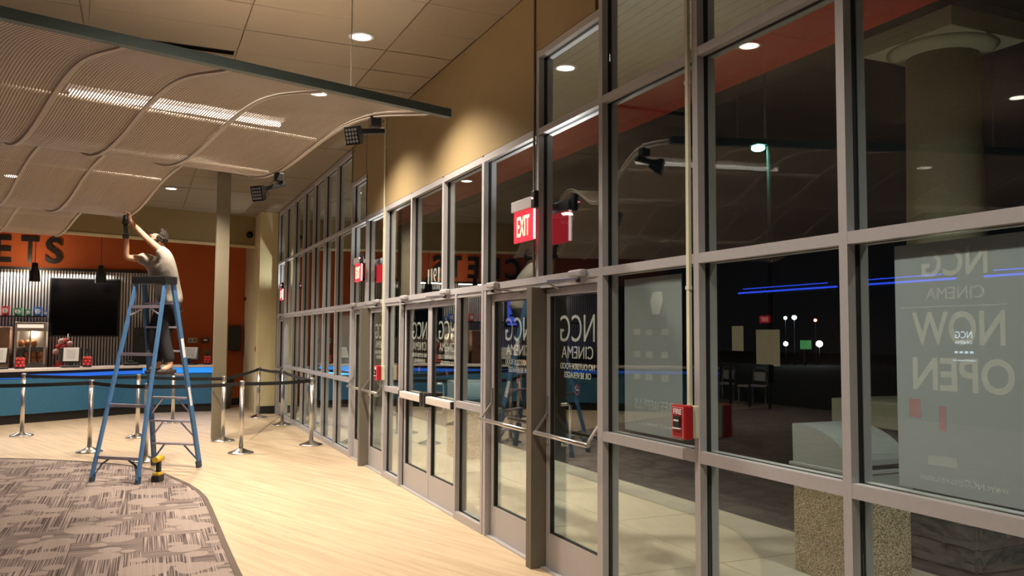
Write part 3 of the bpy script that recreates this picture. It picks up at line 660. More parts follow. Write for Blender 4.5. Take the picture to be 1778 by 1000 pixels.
def cup(x, h, r, m, lab):
    b = nb(); lathe(b, [(r * .78, 0), (r, h), (r * .94, h), (r * .74, .006)], (x, 20.70, 2.04), 20, smooth=False)
    o = obj('snack_tub' if h > .13 else 'paper_cup', b, m, label=lab, cat='cup')
    b = nb(); n = 6; rows = []
    for zf, half in ((.25, .45), (.45, .7), (.62, .7), (.82, .4)):
        rows.append([b.verts.new((x + (r * (.78 + .22 * zf) + .002) * sin(half * (2 * k / n - 1)), 20.70 - (r * (.78 + .22 * zf) + .002) * cos(half * (2 * k / n - 1)), 2.04 + zf * h)) for k in range(n + 1)])
    for a_, c_ in zip(rows, rows[1:]):
        for k in range(n): b.faces.new((a_[k], a_[k + 1], c_[k + 1], c_[k]))
    obj('printed_emblem', b, WHITE, o)
cup(-2.98, .22, .085, REDP, 'red popcorn tub on the shelf above, cut by the picture edge')
cup(-2.62, .20, .085, REDP, 'red popcorn tub on the wall shelf')
cup(-2.39, .165, .085, GREENP, 'larger green popcorn tub on the wall shelf')
cup(-2.19, .135, .062, GREENP, 'smaller green tub on the wall shelf')
cup(-2.01, .19, .078, BLUEP, 'larger blue popcorn tub on the wall shelf')
cup(-1.87, .115, .052, BLUEP, 'small blue cup at the end of the wall shelf')
# wall screen
t = thing('wall_screen', (-1.1, 20.8, 2.2), label='large switched-off black menu screen on the corrugated wall', cat='screen')
obj('cabinet', box(nb(), -1.81, -.43, 20.74, 20.82, 1.60, 2.89), BLACK, t, bevel=.01); obj('screen_face', box(nb(), -1.78, -.46, 20.732, 20.74, 1.63, 2.86), SCREEN, t)
t = thing('menu_screen', (-4.4, 20.8, 2.2), label='lit blue menu screen on the corrugated wall left of the picture', cat='screen')
obj('cabinet', box(nb(), -5.2, -3.6, 20.74, 20.82, 1.9, 2.9), BLACK, t); obj('screen_face', box(nb(), -5.15, -3.65, 20.732, 20.74, 1.95, 2.85), mat('blue_screen', (0, 0, 0), .3, emit=(.08, .15, .9), estr=1.4), t)
# ticket sign
tg = thing('wall_sign', (-3, 20.8, 3.2), label='black raised letters TICKETS on the orange band', cat='sign')
SIGNM = mat('black_sign_letters', (0.012, 0.009, 0.008), 0.35)
for ch, x, wd in (('T', -4.85, .36), ('I', -4.34, .07), ('C', -4.10, .44), ('K', -3.48, .40), ('E', -2.87, .30), ('T', -2.39, .34), ('S', -1.93, .33)):
    obj('sign_letter', back_text(ch, x, 3.195, wd, .575, 20.85, depth=0.06, offset=0.022), SIGNM, tg)
spot('sign_wash', (-2.2, 19.9, 3.1), 30, 140, 1, (1, .75, .5), (-2.2, 20.85, 3.5))
# pendant lamps
def pendant(x, lab):
    y = 18.6 if x > -1.5 else 18.55; t = thing('pendant_lamp', (x, y, 2.67), label=lab, cat='lamp', group='black pendant lamps over the ticket counter')
    b = nb(); lathe(b, [(.104, 0), (.098, .10), (.085, .20), (.058, .235), (.052, .36), (.001, .362), (.045, .352), (.052, .235), (.094, .012), (.098, .001)], (x, y, 2.67), 24, cap=False); obj('lamp_shade', b, BLACK, t)
    b = nb(); lathe(b, [(.001, .012), (.090, .012), (.088, .02), (.001, .02)], (x, y, 2.67), 20); obj('bulb_disc', b, LAMPIN, t)
    b = nb(); cyl(b, (x, y, 3.03), (x, y, 3.96), .007, n=8); obj('cord', b, BLACK, t)
    spot('pendant_beam', (x, y, 2.66), 14, 120, .8)
pendant(-1.885, 'black pendant lamp in front of the sign letters'); pendant(-.735, 'black pendant lamp in front of the dark menu screen')
pendant(-3.1, 'black pendant lamp outside the picture to the left')

# things on the counters
def warmer():
    x0, x1, y0, y1, z0, z1 = -2.38, -1.80, 20.2, 20.66, .93, 1.90
    t = thing('snack_warmer', ((x0 + x1) / 2, 20.4, z0), label='lit glass snack warmer full of orange snack bags behind the counter', cat='warmer')
    obj('base', box(nb(), x0, x1, y0, y1, z0, z0 + .09), STEEL, t); obj('hood', box(nb(), x0, x1, y0, y1, z1 - .19, z1), COUNTER, t, bevel=.01)
    obj('sign_panel', box(nb(), x0 + .05, x1 - .05, y0 - .004, y0, z1 - .12, z1 - .05), mat('lit_strip', (1, 1, 1), .5, emit=(1, .72, .55), estr=1.0), t)
    for xx in (x0, x1 - .04):
        for yy in (y0, y1 - .03): obj('post', box(nb(), xx, xx + .04, yy, yy + .03, z0 + .09, z1 - .19), COUNTER, t)
    obj('back_panel', box(nb(), x0 + .04, x1 - .04, y1 - .02, y1 - .01, z0 + .09, z1 - .19), STEEL, t)
    obj('door_frame', box(nb(), (x0 + x1) / 2 - .012, (x0 + x1) / 2 + .012, y0 - .01, y0 + .005, z0 + .09, z1 - .19), COUNTER, t)
    obj('door_glass', box(nb(), x0 + .04, x1 - .04, y0 + .006, y0 + .009, z0 + .09, z1 - .19), CLEAR, t)
    obj('shelf', box(nb(), x0 + .04, x1 - .04, y0 + .03, y1 - .03, 1.37, 1.385), STEEL, t)
    l = bpy.data.lights.new('warmer_glow', 'POINT'); l.energy = 5; l.color = (1, .8, .55); l.shadow_soft_size = .05; lo = bpy.data.objects.new('warmer_glow', l); COL.objects.link(lo); lo.location = ((x0 + x1) / 2, 20.35, 1.66)
    rr = random.Random(3)
    for k in range(11):
        xx = x0 + .11 + (k % 4) * .12; zz = (1.03 if k < 4 else 1.15) if k < 8 else 1.39; yy = 20.32 + rr.uniform(-.02, .04)
        bb = nb(); bmesh.ops.create_icosphere(bb, subdivisions=2, radius=1)
        for v in bb.verts: v.co = Vector((xx + v.co.x * .06, yy + v.co.y * .045, zz + .06 + v.co.z * .07 * (1 + .2 * rr.random())))
        obj('snack_bag', bb, POPC, smooth=True, label='orange snack bag heaped inside the lit glass warmer', cat='snack bag', group='snack bags in the warmer')
warmer()
b = nb(); box(b, -2.78, -2.46, 20.2, 20.6, .93, 1.80); obj('snack_case', b, mat('tan_case', (.42, .25, .17), .5, noise=(9, .5)), bevel=.02, label='dim brown snack case left of the lit warmer', cat='cabinet')
def register(x, y, rz, lab, tilt=0.18, wd=.27, hh=.27):
    t = thing('cash_register', (x, y, TOP), world=False, label=lab, cat='register'); t.rotation_euler = (0, 0, rz)
    b = nb(); box(b, -.16, .16, -.12, .14, 0, .035); obj('base', b, BLACK, t, bevel=.01)
    b = nb(); box(b, -.03, .03, -.01, .03, .03, .14); obj('stand', b, BLACK, t)
    b = nb(); box(b, -.19, .19, -.02, .02, .0, .30); xform(b, Matrix.Translation((0, 0, .09)) @ Matrix.Rotation(tilt, 4, 'X')); obj('monitor', b, BLACK, t, bevel=.012)
    b = nb(); box(b, -.19 + .06, -.13 + wd, -.026, -.022, .0 + .06, .06 + hh); xform(b, Matrix.Translation((0, -.003, .07)) @ Matrix.Rotation(tilt, 4, 'X')); p = obj('paper_notice', b, WHITE, t)
    b = nb()
    for k in range(6): box(b, -.08, .08, -.0275, -.0262, .12 + k * .03, .126 + k * .03)
    xform(b, Matrix.Translation((0, -.003, .07)) @ Matrix.Rotation(tilt, 4, 'X')); obj('printed_lines', b, mat('grey_print', (.2, .2, .22), .7), p)
    return t
register(-1.22, 18.52, radians(12), 'black till screen with a white paper notice facing the lobby')
register(-2.38, 17.93, radians(30), 'black till screen with a white notice at the left picture edge')
register(1.02, 19.52, radians(-15), 'black till with a tilted white notice at the right end of the counter', tilt=-.45)
def donation(x, y, lab, s=1.0):
    t = thing('candy_display', (x, y, TOP), label=lab, cat='candy display', group='red candy displays on the ticket counter')
    rr = random.Random(int(x * 100)); b = nb(); lathe(b, [(.085 * s, 0), (.085 * s, .02), (.02, .03), (.015, .30 * s)], (x, y, TOP), 16); obj('stand', b, BLACK, t)
    k = 0
    for lv in range(3):
        for a in range(5):
            an = a * 2 * pi / 5 + lv * .6; bb = nb(); bmesh.ops.create_icosphere(bb, subdivisions=2, radius=1)
            for v in bb.verts: v.co = Vector((x + cos(an) * .055 * s + v.co.x * .036 * s, y + sin(an) * .055 * s + v.co.y * .036 * s, TOP + .055 + lv * .062 * s + v.co.z * .034 * s))
            obj('candy_ball', bb, REDP, t, smooth=True)
    b = nb(); box(b, x - .045, x + .045, y - .01, y + .01, TOP + .24 * s, TOP + .36 * s); obj('card_holder', b, BLACK, t)
donation(-.93, 18.66, 'red candy display between the till and the ladder'); donation(-2.02, 18.05, 'red candy display in front of the lit warmer'); donation(1.38, 19.50, 'small red candy display beside the beige column', .85)
# balloon-like bunch of red bags
t = thing('gift_bag', (-1.55, 19.6, .95), label='red and white wrapped gift bouquet beside the paper notice', cat='gift bag')
rr = random.Random(5); b = nb(); lathe(b, [(.11, 0), (.12, .05), (.07, .07), (.05, .16)], (-1.55, 20.4, .93), 16); obj('pot', b, REDP, t)
for k in range(13):
    a = rr.uniform(0, 2 * pi); r = rr.uniform(0, .13); bb = nb(); bmesh.ops.create_icosphere(bb, subdivisions=2, radius=1); s_ = rr.uniform(.05, .08)
    for v in bb.verts: v.co = Vector((-1.52 + r * cos(a) * 1.3 + v.co.x * s_, 20.38 + r * sin(a) * .5 + v.co.y * s_, 1.27 + rr.random() * 0 + (k % 5) * .055 + v.co.z * s_))
    obj('wrapped_bundle', bb, REDP if k % 3 else mat('pink_wrap', (.7, .45, .42), .4), t, smooth=True)
b = nb(); cyl(b, (-1.40, 20.4, 1.3), (-1.40, 20.4, 1.66), .008, n=6); obj('stick', b, WHITE, t)
# dark kit behind the ladder
t = thing('drink_machine', (0.2, 20.4, .93), label='dark drinks machine behind the ladder at the end of the back counter', cat='machine')
obj('body', box(nb(), -.12, .38, 20.2, 20.7, .93, 1.80), BLACK, t, bevel=.015); obj('tray', box(nb(), -.10, .36, 20.08, 20.2, .93, .97), BLACK, t)
obj('dispenser', box(nb(), .0, .28, 20.12, 20.2, 1.45, 1.62), BASEM, t, bevel=.01)
t = thing('card_reader', (-.12, 19.3, TOP), label='low dark card reader pile on the counter behind the ladder', cat='card reader')
obj('body', box(nb(), -.28, .02, 19.3, 19.5, TOP, TOP + .06), BLACK, t, bevel=.015); obj('cradle', box(nb(), -.2, -.08, 19.32, 19.46, TOP + .06, TOP + .10), BASEM, t, bevel=.01)
# wall fittings on the orange wall
t = thing('wall_socket', (1.14, 20.84, 1.55), label='cream double switch plate on the orange wall', cat='switch')
obj('plate', box(nb(), 1.04, 1.24, 20.838, 20.85, 1.46, 1.58), CREAMBOX, t, bevel=.004)
for x in (1.09, 1.19): obj('rocker', box(nb(), x - .02, x + .02, 20.832, 20.838, 1.49, 1.55), COLM, t)
t = thing('thermostat', (1.42, 20.84, 1.52), label='small black control box right of the cream switch plate', cat='control box')
obj('case', box(nb(), 1.34, 1.50, 20.81, 20.85, 1.47, 1.58), BLACK, t, bevel=.01); obj('display', box(nb(), 1.38, 1.46, 20.806, 20.81, 1.505, 1.55), STEEL, t)
t = thing('wall_speaker', (2.06, 20.8, 1.3), label='black wall box on the orange wall right of the column', cat='speaker')
obj('case', box(nb(), 1.94, 2.20, 20.70, 20.85, 1.28, 1.86), BLACK, t, bevel=.02); obj('grille', box(nb(), 1.96, 2.18, 20.692, 20.70, 1.32, 1.82), BASEM, t)
t = thing('security_camera', (2.36, 20.7, 2.55), label='dark camera on the orange wall', cat='camera')
obj('bracket', box(nb(), 2.36, 2.42, 20.74, 20.85, 2.52, 2.56), BLACK, t); b = nb(); cyl(b, (2.42, 20.75, 2.56), (2.26, 20.60, 2.50), .04); obj('camera_body', b, BLACK, t)
t = thing('dome_camera', (2.22, 19.0, 3.82), label='dark round fixture on the beige bulkhead', cat='camera')
b = nb(); q = Vector(zrot(0, 1.2, 3.86)); cyl(b, q, q + Vector((sin(ZR), -cos(ZR), 0)) * .05, .075, .07); obj('ring', b, BLACK, t)
b = nb(); cyl(b, q + Vector((sin(ZR), -cos(ZR), 0)) * .05, q + Vector((sin(ZR), -cos(ZR), 0)) * .10, .06, .03); obj('dome', b, SCREEN, t)
t = thing('waste_bin', (1.72, 19.7, 0), label='dark tapered waste bin behind the column', cat='bin')
b = nb(); lathe(b, [(.13, 0), (.19, .62), (.17, .62), (.12, .02)], (1.80, 19.9, 0), 20); obj('body', b, mat('grey_bin', (.09, .085, .07), .6), t); b = nb(); lathe(b, [(.2, .60), (.205, .66), (.14, .68), (.0, .68)], (1.80, 19.9, 0), 20); obj('lid', b, BLACK, t)
# pull station near the far corner
t = thing('fire_alarm', (2.28, 18.3, 1.3), label='small red fire alarm on the cream corner pier', cat='fire alarm')
obj('case', box(nb(), 2.255, 2.285, 18.42, 18.48, 1.30, 1.42), RED, t, bevel=.004); obj('cover', box(nb(), 2.25, 2.256, 18.43, 18.47, 1.33, 1.38), BLACK, t)

# ---------------------------------------------------------------- stanchions and belts
POST = {'front_left': (-.592, 13.21), 'ladder': (.12, 12.0), 'front': (1.344, 12.30), 'corner': (2.41, 12.81), 'side': (2.45, 15.86), 'rear': (2.223, 17.47),
        'mid': (1.235, 13.80), 'far_left': (-1.69, 15.68), 'far': (.017, 14.76), 'back': (.62, 17.0)}
SL = {'front_left': 'steel belt post left of the ladder', 'ladder': 'steel belt post directly behind the ladder', 'front': 'steel belt post standing in front of the beige column',
      'corner': 'steel belt post at the corner of the queue next to the glass doors', 'side': 'steel belt post against the tall windows', 'rear': 'steel belt post by the cream corner pier',
      'mid': 'steel belt post touching the beige column', 'far_left': 'leftmost steel belt post in front of the blue counter', 'far': 'steel belt post seen through the ladder legs', 'back': 'far steel belt post close to the blue counter'}
proto = None; SO = {}
for k, (x, y) in POST.items():
    if proto is None:
        t = thing('belt_post', (0, 0, 0), world=False)
        b = nb(); lathe(b, [(.0, 0), (.175, 0), (.178, .012), (.165, .022), (.11, .038), (.055, .062), (.032, .075)], n=40); obj('base', b, CHROME, t)
        b = nb(); cyl(b, (0, 0, .06), (0, 0, .93), .0315, n=24); obj('pole', b, STEEL, t)
        b = nb(); lathe(b, [(.034, .92), (.037, .93), (.037, 1.0), (.030, 1.012), (.0, 1.012)], n=24); obj('belt_head', b, STEEL, t)
        b = nb(); box(b, -.04, -.03, -.02, .02, .93, .99); box(b, .03, .04, -.02, .02, .93, .99); obj('belt_slot', b, BLACK, t)
        proto = t; o = t
    else: o = copy_tree(proto)
    o.location = (x, y, 0); o['label'] = SL[k]; o['category'] = 'belt post'; o['group'] = 'steel belt posts of the queue line'; SO[k] = o
BELT = mat('black_belt_webbing', (0.010, 0.009, 0.010), 0.8)
def belt(a, c, end=None, sag=.012):
    p = Vector((*POST[a], .965)); q = Vector((*(POST[c] if c else end), .965)); d = (q - p).normalized()
    p2 = p + d * .04; q2 = q - d * .04; b = nb(); pts = [p2.lerp(q2, i / 8) - Vector((0, 0, sag * 4 * (i / 8) * (1 - i / 8))) for i in range(9)]
    tube(b, pts, 0, flat=(.004, .05)); bmesh.ops.translate(b, vec=-Vector((*POST[a], 0)), verts=b.verts); obj('belt', b, BELT, SO[a])
belt('front_left', 'ladder'); belt('ladder', 'front'); belt('front', 'corner'); belt('corner', 'side'); belt('side', 'rear'); belt('rear', 'mid'); belt('mid', 'far'); belt('far', 'far_left')
belt('front_left', None, (-2.5, 12.9)); belt('far_left', None, (-3.5, 15.9))

# ---------------------------------------------------------------- ladder
FLb, FRb = Vector((.22, 11.6, 0)), Vector((.73, 11.19, 0)); RLb, RRb = Vector((-.44, 10.52, 0)), Vector((.03, 10.13, 0))
LC = Vector((.15, 10.90, 2.29)); LWd = (FRb - FLb).normalized(); LD = ((FLb + FRb) / 2 - (RLb + RRb) / 2).normalized()
FLt, FRt = LC - LWd * .20 + LD * .09, LC + LWd * .20 + LD * .09; RLt, RRt = LC - LWd * .20 - LD * .07, LC + LWd * .20 - LD * .07
ld = thing('step_ladder', (.14, 10.86, 0), label='tall blue fibreglass step ladder with aluminium steps on the carpet edge', cat='ladder')
for nm, a, c in (('front_rail', FLb, FLt), ('front_rail', FRb, FRt), ('rear_rail', RLb, RLt), ('rear_rail', RRb, RRt)):
    b = nb(); tube(b, [a + Vector((0, 0, .05)), c], 0, flat=(.028, .075) if nm == 'front_rail' else (.026, .05), up=LD); rl = obj(nm, b, LADDER, ld)
    b = nb(); d = (c - a).normalized(); tube(b, [a + Vector((0, 0, .002)), a + d * .09], 0, flat=(.036, .085) if nm == 'front_rail' else (.034, .06), up=LD); obj('foot', b, mat('ladder_foot', (.03, .06, .10), .6), rl)
    if nm == 'front_rail' and a == FRb:
        b = nb(); n_ = LWd; s_ = a.lerp(c, .60); e_ = a.lerp(c, .70)
        tube(b, [s_ + n_ * .0155, e_ + n_ * .0155], 0, flat=(.002, .06), up=LD); obj('sticker', b, WHITE, rl)
        b = nb(); tube(b, [a.lerp(c, .34) + n_ * .0155, a.lerp(c, .44) + n_ * .0155], 0, flat=(.002, .05), up=LD); obj('sticker', b, WHITE, rl)
b = nb(); 
for s in (0,):
    pts = [LC - LWd * .24 - LD * .12, LC + LWd * .24 - LD * .12, LC + LWd * .24 + LD * .13, LC - LWd * .24 + LD * .13]
    prism(b, [(p.x, p.y) for p in pts], 2.255, 2.345)
obj('top_cap', b, BLACK, ld, bevel=.01)
def at(a, c, z): return a.lerp(c, z / c.z)
for i in range(7):
    z = .29 * (i + 1); a, c = at(FLb, FLt, z), at(FRb, FRt, z)
    b = nb(); tube(b, [a + LWd * .012, c - LWd * .012], 0, flat=(.08, .022)); st = obj('step', b, STEP, ld)
    if i < 3:
        for p, q, sg in ((a, FLt, 1), (c, FRt, -1)):
            pz = at(FLb if sg > 0 else FRb, q, z - .19); b = nb(); tube(b, [p + LWd * sg * .17 + Vector((0, 0, -.012)), pz + LWd * sg * .012], 0, flat=(.02, .014)); obj('brace', b, STEP if i else LADDER, st)
for i in range(4):
    z = (.27, .84, 1.42, 1.98)[i]; a, c = at(RLb, RLt, z), at(RRb, RRt, z)
    b = nb(); tube(b, [a + LWd * .01, c - LWd * .01], 0, flat=(.03, .035)); st = obj('rear_bar', b, STEP, ld)
    if i in (0, 3):
        for p, q, bb_, sg in ((a, RLt, RLb, 1), (c, RRt, RRb, -1)):
            pz = at(bb_, q, z - .20 if i == 0 else z - .1); b = nb(); tube(b, [p + LWd * sg * .16 + Vector((0, 0, -.015)), p + LWd * sg * .07 + Vector((0, 0, -.07)), pz + LWd * sg * .012], 0, flat=(.025, .014)); obj('brace', b, mat('brace_blue', (.03, .06, .14), .5) if i == 0 else STEP, st)
# ---------------------------------------------------------------- man on the ladder
def skin_mesh(name, verts, edges, radii, m, parent, sub=2, root=0, **k):
    me = bpy.data.meshes.new(name); off = OFF.get(parent.name, Vector()) if parent else Vector()
    me.from_pydata([tuple(Vector(v) - off) for v in verts], edges, []); o = bpy.data.objects.new(name, me); COL.objects.link(o)
    md = o.modifiers.new('skin', 'SKIN'); md.use_smooth_shade = True
    for i, r in enumerate(radii):
        sv = me.skin_vertices[0].data[i]; sv.radius = (r, r) if not isinstance(r, tuple) else r; sv.use_root = (i == root)
    o.modifiers.new('sub', 'SUBSURF').levels = sub; o.modifiers['sub'].render_levels = sub
    dg = bpy.context.evaluated_depsgraph_get(); dg.update()
    m2 = bpy.data.meshes.new_from_object(o.evaluated_get(dg)); o.modifiers.clear(); o.data = m2; bpy.data.meshes.remove(me)
    m2.materials.clear(); m2.materials.append(m)
    for p in m2.polygons: p.use_smooth = True
    if parent: o.parent = parent; OFF[o.name] = off
    return props(o, **k)
FW = Vector((-.80, -.60, 0)); SD = Vector((.60, -.80, 0))  # facing direction; towards his left (nearer the camera)
FOOT = Vector((.335, 11.16, 1.17))
pelv = Vector((.335, 11.20, 2.07)); chest = Vector((.265, 11.13, 2.42)); neck = Vector((.21, 11.06, 2.66)); head = Vector((.175, 11.03, 2.80))
shL = Vector((.285, 10.93, 2.60)); shR = Vector((.10, 11.22, 2.58))
handL = Vector((-.135, 11.00, 3.01)); elL = Vector((.06, 10.94, 2.80)); handR = Vector((-.17, 11.02, 2.87)); elR = Vector((-.17, 11.10, 2.58))
kneeL = Vector((.27, 11.03, 1.62)); kneeR = Vector((.16, 11.18, 1.62)); anL = Vector((.36, 11.03, 1.27)); anR = Vector((.23, 11.17, 1.27))
hipL = pelv + SD * .09 - Vector((0, 0, .05)); hipR = pelv - SD * .09 - Vector((0, 0, .05))
V = [pelv, chest, neck, head, head + Vector((-.01, 0, .09)), shL, elL, handL, shR, elR, handR, hipL, kneeL, anL, anL + FW * .13 + Vector((0, 0, -.06)), hipR, kneeR, anR, anR + FW * .13 + Vector((0, 0, -.06))]
E_ = [(0, 1), (1, 2), (2, 3), (3, 4), (1, 5), (5, 6), (6, 7), (1, 8), (8, 9), (9, 10), (0, 11), (11, 12), (12, 13), (13, 14), (0, 15), (15, 16), (16, 17), (17, 18)]
R_ = [.115, .125, .055, .088, .07, .055, .040, .026, .055, .040, .026, .09, .06, .042, .035, .09, .06, .042, .035]
up = (head - neck).normalized(); look = Vector((-.80, -.18, .56)).normalized()
# nose
V.append(head + look * .115 + Vector((0, 0, .0))); E_.append((3, len(V) - 1)); R_.append(.014)
V.append(head + look * .055 + Vector((-.02, 0, -.06))); E_.append((3, len(V) - 1)); R_.append(.035)  # jaw
def fingers(h, dirv, side, curl):
    hi = V.index(h); d = dirv.normalized(); s = side.normalized()
    pi_ = len(V); V.append(h + d * .055); E_.append((hi, pi_)); R_.append(.030)
    for k, ln in enumerate((.062, .072, .068, .052)):
        b0 = len(V); o_ = s * (k - 1.5) * .019
        V.append(h + d * .075 + o_); E_.append((pi_, b0)); R_.append(.0095)
        V.append(h + d * (.075 + ln * .5) + o_ + curl * ln * .25); E_.append((b0, b0 + 1)); R_.append(.0085)
        V.append(h + d * (.075 + ln * .7) + o_ + curl * ln * .8); E_.append((b0 + 1, b0 + 2)); R_.append(.007)
    t0 = len(V); V.append(h + d * .03 - s * .035 + curl * .01); E_.append((hi, t0)); R_.append(.012); V.append(h + d * .062 - s * .048 + curl * .035); E_.append((t0, t0 + 1)); R_.append(.009)
fingers(handL, Vector((-.25, .05, 1)), Vector((.5, -.85, 0)), Vector((-.8, 0, -.1)))
fingers(handR, Vector((-.1, 0, 1)), Vector((.3, -.95, 0)), Vector((.9, 0, .1)))
man = thing('person', FOOT, label='man in a light grey shirt standing on the ladder, reaching up', cat='person')
skin_mesh('body', V, E_, R_, SKIN, man)
# shirt: torso, short sleeves
sv = [pelv + Vector((0, 0, -.06)), (pelv + chest) / 2, chest + Vector((0, 0, .02)), neck + Vector((0, 0, -.07)), shL + Vector((0, 0, -.03)), shL.lerp(elL, .22), shR + Vector((0, 0, -.03)), shR.lerp(elR, .25), pelv + Vector((0, 0, .04)), shL.lerp(elL, .48), shR.lerp(elR, .55)]
skin_mesh('shirt', sv, [(0, 8), (8, 1), (1, 2), (2, 3), (2, 4), (4, 5), (2, 6), (6, 7), (5, 9), (7, 10)], [.172, .166, .165, .07, .10, .080, .10, .080, .170, .068, .070], SHIRT, man, sub=3)
pv = [pelv + Vector((0, 0, -.02)), hipL, kneeL, anL + Vector((0, 0, .03)), hipR, kneeR, anR + Vector((0, 0, .03)), pelv + Vector((0, 0, .05))]
skin_mesh('trousers', pv, [(0, 7), (0, 1), (1, 2), (2, 3), (0, 4), (4, 5), (5, 6)], [.15, .115, .085, .07, .115, .085, .07, .145], PANTS, man)
b = nb(); lathe(b, [(.150, 0), (.152, .035), (.13, .035)], (pelv.x, pelv.y, pelv.z - .13), 24); obj('belt', b, BLACK, man)
for a_ in (anL, anR):
    s0 = a_ + Vector((0, 0, -.085)); b = nb(); bmesh.ops.create_icosphere(b, subdivisions=3, radius=1)
    for v in b.verts:
        c = v.co.copy(); q = FW * (c.x * .14 + .06) + SD * (c.y * .05) + Vector((0, 0, c.z * .05 * (1 if c.x < .2 else .75) + .025)); v.co = Vector((s0.x, s0.y, 1.172)) + Vector((q.x, q.y, max(q.z, -.004) + .004))
    obj('shoe', b, SHOE, man, smooth=True)
# hair: cap of curls at the back and top
rr = random.Random(11); b = nb()
for k in range(420):
    d = Vector((rr.gauss(0, 1), rr.gauss(0, 1), rr.gauss(0, 1))).normalized()
    if d.dot(look) > .28 or d.z < -.55: continue
    c = head + Vector((.012, 0, .032)) + Vector((d.x * .088, d.y * .088, d.z * .098)); r = rr.uniform(.018, .030)
    m_ = Matrix.Translation(c) @ Matrix.Diagonal((r, r, r, 1)); bmesh.ops.create_icosphere(b, subdivisions=1, radius=1, matrix=m_)
obj('hair', b, HAIR, man, smooth=True)
b = nb(); sx = look.cross(Vector((0, 0, 1))).normalized()
for s in (-1, 1):
    c = head + look * .096 + sx * s * .032 + Vector((0, 0, .03)); n = 12
    tube(b, [c + (sx * cos(2 * pi * k / n) * .024 + look.cross(sx) * sin(2 * pi * k / n) * .018) for k in range(n + 1)], .003, 5)
    tube(b, [c + sx * s * .024, head + sx * s * .085 + Vector((0, 0, .03))], .003, 5)
obj('glasses', b, BLACK, man)
for s in (-1, 1):
    bb = nb(); c = head + look * .086 + sx * s * .032 + Vector((0, 0, .03)); bmesh.ops.create_icosphere(bb, subdivisions=2, radius=.011, matrix=Matrix.Translation(c)); obj('eye', bb, BLACK, man, smooth=True)
    bb = nb(); c = head + sx * s * .088 - look * .01; bmesh.ops.create_icosphere(bb, subdivisions=2, radius=1, matrix=Matrix.Translation(c) @ Matrix.Diagonal((.022, .012, .032, 1))); obj('ear', bb, SKIN, man, smooth=True)
b = nb(); c = head + look * .093 + Vector((-.005, 0, -.045)); tube(b, [c - sx * .022, c + sx * .022], .005, 6); obj('mouth', b, mat('lips', (.35, .12, .09), .5), man)
# tool in his hand
t = thing('power_drill', handR + Vector((0, 0, .05)), label='dark drill held up to the canopy by the man', cat='drill')
b = nb(); tube(b, [(-.175, 11.0, 2.86), (-.185, 11.0, 2.98)], 0, flat=(.045, .05)); obj('handle', b, BLACK, t, bevel=.008)
b = nb(); cyl(b, (-.19, 10.98, 2.97), (-.185, 10.98, 3.075), .035, .028); obj('motor_body', b, BLACK, t)
b = nb(); cyl(b, (-.185, 10.98, 3.075), (-.183, 10.98, 3.11), .014, .006); obj('chuck', b, STEEL, t)
b = nb(); box(b, -.215, -.145, 10.96, 11.04, 2.80, 2.86); obj('battery', b, BLACK, t, bevel=.008)
# drill on the floor
dp = Vector((.235, 10.25, .008)); t = thing('cordless_drill', dp, label='yellow and black cordless drill standing on the carpet edge', cat='drill')
def dbx(nm, x0, x1, y0, y1, z0, z1, m, bev=.008):
    b = nb(); box(b, x0, x1, y0, y1, z0, z1); xform(b, Matrix.Translation(dp) @ Matrix.Rotation(radians(62), 4, 'Z')); return obj(nm, b, m, t, bevel=bev)
dbx('battery', -.065, .065, -.045, .045, 0, .07, BLACK); dbx('battery_cap', -.055, .06, -.04, .04, .07, .105, YEL); dbx('grip', -.01, .045, -.022, .022, .10, .22, BLACK)
b = nb(); cyl(b, (-.075, 0, .25), (.075, 0, .25), .034, .036); xform(b, Matrix.Translation(dp) @ Matrix.Rotation(radians(62), 4, 'Z')); obj('motor_body', b, YEL, t)
b = nb(); cyl(b, (.075, 0, .25), (.13, 0, .25), .024, .012); xform(b, Matrix.Translation(dp) @ Matrix.Rotation(radians(62), 4, 'Z')); obj('chuck', b, BLACK, t)
dbx('trigger', .045, .055, -.01, .01, .17, .21, BLACK, 0)

# ---------------------------------------------------------------- exit signs, fire alarms, conduits
def exit_sign(y, lab, wd=.36, x=2.555):
    t = thing('exit_sign', (x, y, 2.34), label=lab, cat='exit sign', group='red lit exit signs above the doors')
    obj('housing', box(nb(), x - .02, x + .03, y - wd / 2, y + wd / 2, 2.575, 2.655), ALU, t, bevel=.004)
    obj('panel', box(nb(), x, x + .012, y - wd / 2 + .012, y + wd / 2 - .012, 2.345, 2.575), EXITRED, t)
    obj('lit_edge', box(nb(), x + .001, x + .013, y - wd / 2 + .002, y - wd / 2 + .012, 2.35, 2.575), EXITEDGE, t)
    obj('lettering', in_text('EXIT', y + wd * .31, 2.385, wd * .60, .15, x, depth=.002, offset=.012), EXITLET, t)
    obj('arm', box(nb(), x + .03, X0 + .002, y - .02, y + .02, 2.59, 2.64), ALU, t)
    s = obj('sensor_box', box(nb(), x - .03, x + .012, y - wd / 2 - .06, y - wd / 2 - .002, 2.56, 2.69), BLACK, t, bevel=.012)
    b = nb(); bmesh.ops.create_icosphere(b, subdivisions=2, radius=.007, matrix=Matrix.Translation((x - .034, y - wd / 2 - .04, 2.63))); obj('indicator', b, mat('red_led', (1, 0, 0), .5, emit=(1, .2, .3), estr=14), s)
exit_sign(5.535, 'red exit sign above the double door nearest the camera'); exit_sign(10.62, 'red exit sign above the far double door'); exit_sign(17.0, 'smallest red exit sign above the farthest single door')
